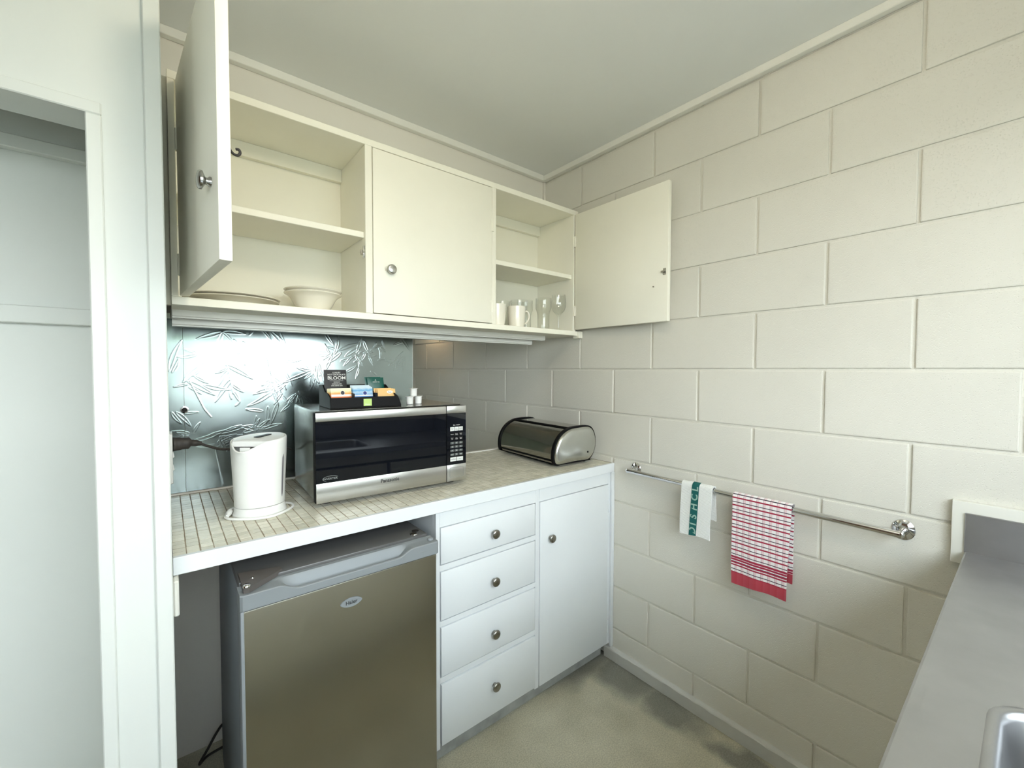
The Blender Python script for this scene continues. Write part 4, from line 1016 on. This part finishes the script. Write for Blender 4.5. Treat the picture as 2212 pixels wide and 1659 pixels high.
for i, (nm, yy, xx) in enumerate((('rearmost', 0.042, 0.190), ('middle', 0.032, 0.1945), ('front', 0.022, 0.1975))):
    o, yf = sachet('sugar_sachet', xx, yy, 0.064, 0.059 - 0.0012 * i, 's_tan', nm + ' tan sugar sachet in the right front pocket of the caddy', 10, 2)
    if i == 2:
        obj('oval', revolve(bmesh.new(), [(0.0, 0), (0.0055, 0.0), (0.0055, 0.0004), (0, 0.0005)], (0.011, yf + 0.0003, 0.045), (0, -1, 0), 28, 2.0, 1.0), 's_white', o)
        text('lettering', 'Sugar', 0.0062, 'darkprint', o, (0.011, yf - 0.0003, 0.0448), depth=0.0001)
o, yf = sachet('hot_chocolate_sachet', 0.044, 0.108, 0.076, 0.124, 's_black', 'tall black hot chocolate sachet at the back left of the caddy', 5, 2, th=0.004)
for s, z, sz in (('LUXURY', 0.1135, 0.0072), ('HOT CHOCOLATE', 0.1065, 0.0072), ('BLOOM', 0.0945, 0.0160), ('DRINKING', 0.0800, 0.0045), ('CHOCOLATE', 0.0735, 0.0055), ('ONE SERVE 25G', 0.0675, 0.0055)):
    text('lettering', s, sz, 'print', o, (0.004, yf - 0.0001, z), depth=0.0002, sx=1.0 if s != 'BLOOM' else 1.12, bold=0.00015 if s == 'BLOOM' else 0.0)
obj('rule', box(-0.020, 0.026, yf - 0.0002, yf + 0.0002, 0.0852, 0.0857), 'print', o)
for i, (nm, yy) in enumerate((('rear', 0.122), ('front', 0.108))):
    o, yf = sachet('tea_sachet', 0.186 + 0.006 * i, yy, 0.060, 0.098 - 0.002 * i, 's_green', nm + ' dark green tea sachet behind the tan sugar sachets', 8, 0, th=0.0035, sway=-0.006)
    if i:
        text('lettering', 'GREEN TEA', 0.0050, 'print', o, (-0.004, yf - 0.0001, 0.0790), depth=0.0002)
        text('lettering', 'A', 0.0085, 'print', o, (-0.006, yf - 0.0001, 0.0860), depth=0.0002)

podp = [(0, 0.0), (0.0105, 0.0), (0.0120, 0.0015), (0.0128, 0.020), (0.0130, 0.0275), (0.0168, 0.0283), (0.0172, 0.0290), (0.0168, 0.0297), (0.012, 0.0300), (0, 0.0302)]
for loc, lab in (((-0.886, -0.347, ZT), 'lower left milk pod of the little pyramid on the microwave'), ((-0.846, -0.336, ZT), 'lower right milk pod of the little pyramid on the microwave'), ((-0.869, -0.343, ZT + 0.0305), 'top milk pod of the little pyramid on the microwave')):
    t = thing('milk_pod', 'white ' + lab, 'milk pod', loc, random.uniform(0, 6), 'white milk pods')
    obj('cup', revolve(bmesh.new(), podp, (0, 0, 0), (0, 0, 1), 28), 'white_plastic', t, 40)
    obj('pull_tab', box(0.012, 0.0215, -0.004, 0.004, 0.0290, 0.0299, 0.0003), 'white_plastic', t)

# ================================================================== towel rail and cloths
RX = -0.060
tr = thing('towel_rail', 'chrome towel rail on the painted block wall', 'towel rail', (0, -1.15, 0.90), world=True)
def rz(y): return 0.9085 + (0.897 - 0.9085) * (y + 0.735) / (-1.60 + 0.735)
obj('bar', cyl(bmesh.new(), (RX, -0.725, rz(-0.725)), (RX, -1.600, rz(-1.600)), 0.0095, seg=24), 'chrome', tr, 40)
for y, s in ((-0.7265, 1), (-1.5985, -1)):
    z = rz(y)
    obj('bracket', tube(bmesh.new(), smooth_path([(-0.003, y, z), (-0.02, y, z), (-0.045, y, z), (RX, y, z), (RX - 0.006, y, z)], 4), [0.013] * 3 + [0.0095] * 8 + [0.0105] * 3 + [0.010, 0.009, 0.005], 18), 'chrome', tr, 60)
    obj('flange', revolve(bmesh.new(), [(0, 0.0), (0.024, 0.0), (0.0245, 0.002), (0.021, 0.005), (0.014, 0.008), (0.0, 0.010)], (-0.0008, y, z), (-1, 0, 0), 32, 1.0, 1.15), 'chrome', tr, 50)

def cloth(name, y0, y1, front, back, zt, label, cat, matname, amp, th=0.0035, taper=0.0, ny=26, r=0.0125):
    """cloth folded over the rail; local origin at rail centre of its near edge"""
    t = thing(name, label, cat, (RX, (y0 + y1) / 2, zt))
    bm = bmesh.new(); W = y1 - y0; prof = []
    nf = 26
    for i in range(nf): prof.append((-r, -front + front * i / nf, 'f', 1 - i / nf))
    for i in range(13):
        a = PI - PI * i / 12; prof.append((r * math.cos(a), r * math.sin(a), 't', 0))
    for i in range(1, nf + 1): prof.append((r, -back * i / nf, 'b', i / nf))
    def P(off):
        g = []
        for (px, pz, kind, d) in prof:
            row = []
            for j in range(ny + 1):
                v = j / ny; y = (v - 0.5) * W
                sgn = -1 if kind == 'f' else (1 if kind == 'b' else 0)
                wob = amp * d * (math.sin(v * 7.0 + 0.6) + 0.5 * math.sin(v * 15 + 1.0 + d * 2))
                if kind == 't': nx_, nz_ = px / r, pz / r
                else: nx_, nz_ = sgn, 0
                x = px + nx_ * off + (wob if kind == 'f' else wob * 0.3) - (0.010 * d if kind == 'f' else 0)
                yy = y * (1 - taper * d) + 0.004 * d * math.sin(d * 3 + (0 if kind == 'f' else 2))
                row.append(bm.verts.new((x, yy, pz + nz_ * off + 0.003 * d * math.sin(v * 5))))
            g.append(row)
        return g
    A = P(0.0); B = P(th)
    def skin(g, flip):
        for a, b in zip(g, g[1:]):
            for j in range(ny):
                q = (a[j], a[j + 1], b[j + 1], b[j]); bm.faces.new(q[::-1] if flip else q)
    skin(A, True); skin(B, False)
    n_ = len(A)
    for i in range(n_ - 1):
        for j in (0, ny): bm.faces.new((A[i][j], A[i + 1][j], B[i + 1][j], B[i][j]))
    for i in (0, n_ - 1):
        for j in range(ny): bm.faces.new((A[i][j], A[i][j + 1], B[i][j + 1], B[i][j]))
    bmesh.ops.recalc_face_normals(bm, faces=bm.faces)
    return t, obj('cloth', bm, matname, t, 60)

def mat_towel(front):
    mt = bpy.data.materials.new('red_striped_tea_towel'); mt.use_nodes = True
    N = mt.node_tree.nodes; L = mt.node_tree.links; b = N['Principled BSDF']
    b.inputs['Roughness'].default_value = 0.9; b.inputs['Sheen Weight'].default_value = 0.2
    t = N.new('ShaderNodeTexCoord'); s = N.new('ShaderNodeSeparateXYZ'); L.new(t.outputs['Object'], s.inputs[0])
    def math_(op, a, v=None, v2=None):
        n = N.new('ShaderNodeMath'); n.operation = op
        if hasattr(a, 'links'): L.new(a, n.inputs[0])
        else: n.inputs[0].default_value = a
        if v is not None:
            if hasattr(v, 'links'): L.new(v, n.inputs[1])
            else: n.inputs[1].default_value = v
        if v2 is not None: n.inputs[2].default_value = v2
        return n.outputs[0]
    def stripe(axis, period, phase, width):
        a = math_('ADD', s.outputs[axis], phase); f = math_('FRACT', math_('DIVIDE', a, period))
        return math_('LESS_THAN', f, width / period)
    def mix(fac, c1, c2):
        n = N.new('ShaderNodeMixRGB')
        if hasattr(fac, 'links'): L.new(fac, n.inputs[0])
        else: n.inputs[0].default_value = fac
        for i, c in ((1, c1), (2, c2)):
            if isinstance(c, tuple): n.inputs[i].default_value = (*c, 1)
            else: L.new(c, n.inputs[i])
        return n.outputs[0]
    base = (0.86, 0.82, 0.82); red = (0.34, 0.014, 0.05); dark = (0.045, 0.02, 0.04)
    pink = math_('MULTIPLY', stripe('Y', 0.0205, 1.0, 0.0085), 0.38)
    c = mix(pink, base, (0.62, 0.25, 0.32))
    grey = math_('MULTIPLY', stripe('Y', 0.0205, 1.0137, 0.0022), 0.35); c = mix(grey, c, (0.25, 0.18, 0.22))
    c = mix(stripe('Z', 0.0256, 1.0, 0.0048), c, red)
    c = mix(stripe('Z', 0.0256, 1.0134, 0.0026), c, dark)
    z = s.outputs['Z']
    def between(a, b_): return math_('MULTIPLY', math_('GREATER_THAN', z, a), math_('LESS_THAN', z, b_))
    band = math_('ADD', between(-front + 0.068, -front + 0.0735), between(-front + 0.078, -front + 0.084)); band = math_('ADD', band, between(-front + 0.089, -front + 0.0925))
    c = mix(band, c, red)
    nz = N.new('ShaderNodeTexNoise'); nz.inputs['Scale'].default_value = 60; L.new(t.outputs['Object'], nz.inputs['Vector'])
    chk = math_('MULTIPLY_ADD', math_('FRACT', math_('DIVIDE', math_('ADD', s.outputs['Y'], 1.0), 0.0205)), 0.35, 0.0)
    redb = mix(chk, (0.42, 0.035, 0.06), (0.50, 0.09, 0.12))
    c = mix(math_('LESS_THAN', z, -front + 0.036), c, redb)
    c = mix(math_('MULTIPLY', math_('GREATER_THAN', s.outputs['X'], 0.004), math_('LESS_THAN', z, -0.215)), c, redb)
    L.new(c, b.inputs['Base Color'])
    w = N.new('ShaderNodeTexNoise'); w.inputs['Scale'].default_value = 500; L.new(t.outputs['Object'], w.inputs['Vector'])
    bp = N.new('ShaderNodeBump'); bp.inputs['Strength'].default_value = 0.3; bp.inputs['Distance'].default_value = 0.001
    L.new(w.outputs[0], bp.inputs['Height']); L.new(bp.outputs[0], b.inputs['Normal'])
    return mt
MAT['towel'] = mat_towel(0.292)
cloth('tea_towel', -1.347, -1.168, 0.292, 0.247, rz(-1.26), 'red and white striped tea towel with a red hem hanging on the rail', 'towel', 'towel', 0.0022, th=0.0040, taper=0.07)

def mat_waffle():
    mt = bpy.data.materials.new('white_waffle_weave'); mt.use_nodes = True
    N = mt.node_tree.nodes; L = mt.node_tree.links; b = N['Principled BSDF']
    b.inputs['Base Color'].default_value = (0.88, 0.89, 0.87, 1); b.inputs['Roughness'].default_value = 0.9
    t = N.new('ShaderNodeTexCoord'); mp = N.new('ShaderNodeMapping'); mp.inputs['Scale'].default_value = (0, 1, 1); L.new(t.outputs['Object'], mp.inputs[0])
    hs = []
    for d in ('Y', 'Z'):
        w = N.new('ShaderNodeTexWave'); w.bands_direction = d; w.inputs['Scale'].default_value = 75; L.new(mp.outputs[0], w.inputs['Vector']); hs.append(w.outputs['Fac'])
    a = N.new('ShaderNodeMath'); a.operation = 'MAXIMUM'; L.new(hs[0], a.inputs[0]); L.new(hs[1], a.inputs[1])
    bp = N.new('ShaderNodeBump'); bp.inputs['Strength'].default_value = 0.7; bp.inputs['Distance'].default_value = 0.0015
    L.new(a.outputs[0], bp.inputs['Height']); L.new(bp.outputs[0], b.inputs['Normal'])
    return mt
MAT['waffle'] = mat_waffle()
MAT['greenband'] = M('dark_green_woven_band', (0.006, 0.10, 0.095), 0.85, bump=(700, 0.2, 0.0005), local=True)
MAT['bandletters'] = M('pale_green_lettering', (0.33, 0.50, 0.44), 0.85)
t, cl = cloth('dish_cloth', -1.097, -0.980, 0.178, 0.115, rz(-1.04), 'white waffle dish cloth with a green lettered band hanging on the rail', 'cloth', 'waffle', 0.0012, th=0.0045, taper=0.03)
# woven band follows the front drop and the fold
ctr = 0.0; bm = bmesh.new(); prev = None
for i in range(40):
    s_ = i / 39; zz = -0.1775 + 0.1775 * s_ if s_ < 1 else 0
    d = 1 - s_
    row = []
    for yy in (0.0165, -0.0110):
        v = (yy / 0.117) + 0.5; wob = 0.0012 * d * (math.sin(v * 7.0 + 0.6) + 0.5 * math.sin(v * 15 + 1.0 + d * 2))
        row.append(bm.verts.new((-0.0125 - 0.0060 + wob - 0.010 * d, yy + 0.004 * d, zz + 0.003 * d * math.sin(v * 5))))
    if prev: bm.faces.new((prev[0], prev[1], row[1], row[0]))
    prev = row
for i in range(1, 10):
    a = PI - PI * 0.6 * i / 9
    row = [bm.verts.new(((0.0125 + 0.0058) * math.cos(a), yy, (0.0125 + 0.0058) * math.sin(a))) for yy in (0.0165, -0.0110)]
    bm.faces.new((prev[0], prev[1], row[1], row[0])); prev = row
bd_ = obj('woven_band', bm, 'greenband', t, 60)
for ch, zz in zip('DISHCL', (-0.158, -0.1335, -0.1060, -0.0700, -0.0350, -0.0035)):
    d = -zz / 0.178
    # reads upwards: letter right = up, letter top = towards the corner (+y), facing the room
    o = text('lettering', ch, 0.0345, 'bandletters', bd_, (-0.0125 - 0.0068 - 0.010 * d, 0.0028 + 0.004 * d, zz), depth=0.0002, bold=0.0009)
    o.rotation_euler = Matrix(((0, 0, -1), (0, 1, 0), (1, 0, 0))).to_euler()

# ================================================================== sink bench (only its corner is in the frame; the rest shows in reflections)
ZS = 0.882; SY = -1.721
sk = thing('sink_bench', 'stainless steel sink bench with raised upstand at the right wall', 'sink', (-1.1, -2.05, ZS), world=True)
hole = rrect(-1.18, -0.706, -2.185, -1.803, 0.05, 7)
bm = bmesh.new()
ov = [bm.verts.new((x, y, ZS)) for x, y in ((-2.30, SY + 0.004 - 0.004), (-0.0245, SY), (-0.0245, -2.372), (-2.30, -2.372))]
hv = [bm.verts.new((x, y, ZS)) for x, y in hole]
es = [bm.edges.new((ov[i], ov[(i + 1) % 4])) for i in range(4)] + [bm.edges.new((hv[i], hv[(i + 1) % len(hv)])) for i in range(len(hv))]
bmesh.ops.triangle_fill(bm, edges=es, use_beauty=True, normal=(0, 0, 1))
for f in list(bm.faces):
    c = f.calc_center_median()
    if -1.17 < c.x < -0.716 and -2.175 < c.y < -1.813: bm.faces.remove(f)
# folded front edge
fe = [(SY, ZS), (SY + 0.003, ZS - 0.0015), (SY + 0.004, ZS - 0.005), (SY + 0.004, ZS - 0.034), (SY - 0.006, ZS - 0.034)]
prevv = None
for (y, z) in fe:
    row = [bm.verts.new((x, y, z)) for x in (-2.30, -0.0245)]
    if prevv: bm.faces.new((prevv[0], row[0], row[1], prevv[1]))
    prevv = row
bmesh.ops.remove_doubles(bm, verts=bm.verts, dist=0.0002)
bmesh.ops.recalc_face_normals(bm, faces=bm.faces)
obj('bench_top', bm, 'bench', sk)
# basin with rolled rim
bm = bmesh.new(); rs = []
for s, z in ((-0.012, 0.0), (-0.010, 0.0025), (-0.004, 0.003), (0.0, 0.001), (0.004, -0.006), (0.010, -0.05), (0.018, -0.13), (0.035, -0.150), (0.08, -0.156)):
    rs.append([bm.verts.new((x, y, ZS + z)) for x, y in rrect(-1.18 + s, -0.706 - s, -2.185 + s, -1.803 - s, max(0.012, 0.05 - s * 0.4), 7)])
bridge(bm, rs); bm.faces.new(rs[-1]); bmesh.ops.recalc_face_normals(bm, faces=bm.faces)
bs = obj('basin', bm, 'bench', sk, 50)
obj('waste', revolve(bmesh.new(), [(0.0, 0.001), (0.028, 0.001), (0.036, 0.003), (0.04, 0.0)], (-0.94, -1.99, ZS - 0.1555), (0, 0, 1), 24), 'chrome', bs, 45)
bm = box(-0.0245, -0.0195, -2.372, -1.716, ZS - 0.004, 0.980, 0.0015)
obj('end_upstand', bm, 'bench', sk)
obj('back_upstand', box(-2.30, -0.0250, -2.3785, -2.3725, ZS, 0.980, 0.001), 'bench', sk)
tag(obj('backing_board', box(-0.0190, -0.0012, -2.376, -1.692, 0.846, 1.007, 0.002, 2), 'trim', None, 40), 'white painted board on the block wall framing the sink upstand', 'board')
scab = thing('sink_cabinet', 'cream cupboard with doors under the sink bench', 'cabinet', (-1.1, -2.05, 0.0), world=True)
obj('carcass', box(-2.29, -0.03, -2.36, -1.765, 0.09, 0.700), 'cab', scab)
obj('plinth', box(-2.29, -0.03, -2.36, -1.81, 0.0, 0.0895), 'concrete', scab)
obj('top_rail', box(-2.29, -0.03, -1.764, -1.745, 0.790, 0.846), 'cab', scab)
for i in range(4):
    x0 = -2.27 + 0.557 * i
    d = obj('door', box(x0, x0 + 0.535, -1.764, -1.744, 0.11, 0.775, 0.002), 'cab', scab)
    knob(d, (x0 + (0.05 if i else 0.485), -1.744, 0.70), (0, 1, 0))
tp = thing('sink_tap', 'chrome wall tap set above the sink', 'tap', (-0.98, Y_F, 1.035), world=True)
obj('bar', cyl(bmesh.new(), (-1.08, Y_F + 0.05, 1.035), (-0.88, Y_F + 0.05, 1.035), 0.013, seg=18), 'chrome', tp, 40)
obj('spout', tube(bmesh.new(), smooth_path([(-0.98, Y_F + 0.05, 1.035), (-0.98, Y_F + 0.10, 1.055), (-0.98, Y_F + 0.20, 1.06), (-0.98, Y_F + 0.225, 1.035)], 6), 0.010, 14), 'chrome', tp, 60)
for x in (-1.08, -0.88):
    obj('handle', cyl(bmesh.new(), (x, Y_F + 0.05, 1.035), (x, Y_F + 0.10, 1.035), 0.021, 0.018, seg=18), 'chrome', tp, 40)
    obj('wall_mount', cyl(bmesh.new(), (x, Y_F, 1.035), (x, Y_F + 0.05, 1.035), 0.012, seg=16), 'chrome', tp, 40)

# ================================================================== lamps
cl_ = thing('ceiling_light', 'opal globe light on a short stem under the kitchen ceiling', 'light', (-1.18, -1.50, CEIL), world=True)
obj('ceiling_rose', revolve(bmesh.new(), [(0.0, 0.0), (0.05, 0.0), (0.045, -0.02), (0.012, -0.03), (0.010, -0.07), (0.0, -0.07)], (-1.18, -1.50, CEIL), (0, 0, 1), 32), 'trim', cl_, 40)
obj('globe', revolve(bmesh.new(), [(0.0, 0.065)] + [(0.065 * math.sin(PI * i / 16), 0.065 * math.cos(PI * i / 16)) for i in range(1, 16)] + [(0.0, -0.065)], (-1.18, -1.50, CEIL - 0.11), (0, 0, 1), 32), 'lampglass', cl_, 60)
wl_ = thing('wall_lamp', 'small shaded wall lamp in the room beyond the servery', 'light', (-0.1, 1.03, 1.78), world=True)
obj('wall_plate', box(-0.012, -0.001, 0.99, 1.07, 1.74, 1.82, 0.002), 'trim', wl_)
obj('arm', tube(bmesh.new(), [(-0.012, 1.03, 1.78), (-0.07, 1.03, 1.79), (-0.10, 1.03, 1.77)], 0.006, 10), 'chrome', wl_, 60)
obj('shade', revolve(bmesh.new(), [(0.035, 0.06), (0.075, -0.05), (0.073, -0.05), (0.033, 0.06)], (-0.10, 1.03, 1.76), (0, 0, 1), 32), 'shade', wl_, 60)
obj('bulb', revolve(bmesh.new(), [(0.0, -0.03), (0.015, -0.026), (0.022, -0.01), (0.018, 0.01), (0.010, 0.03), (0, 0.032)], (-0.10, 1.03, 1.755), (0, 0, 1), 20), 'bulb', wl_, 60)
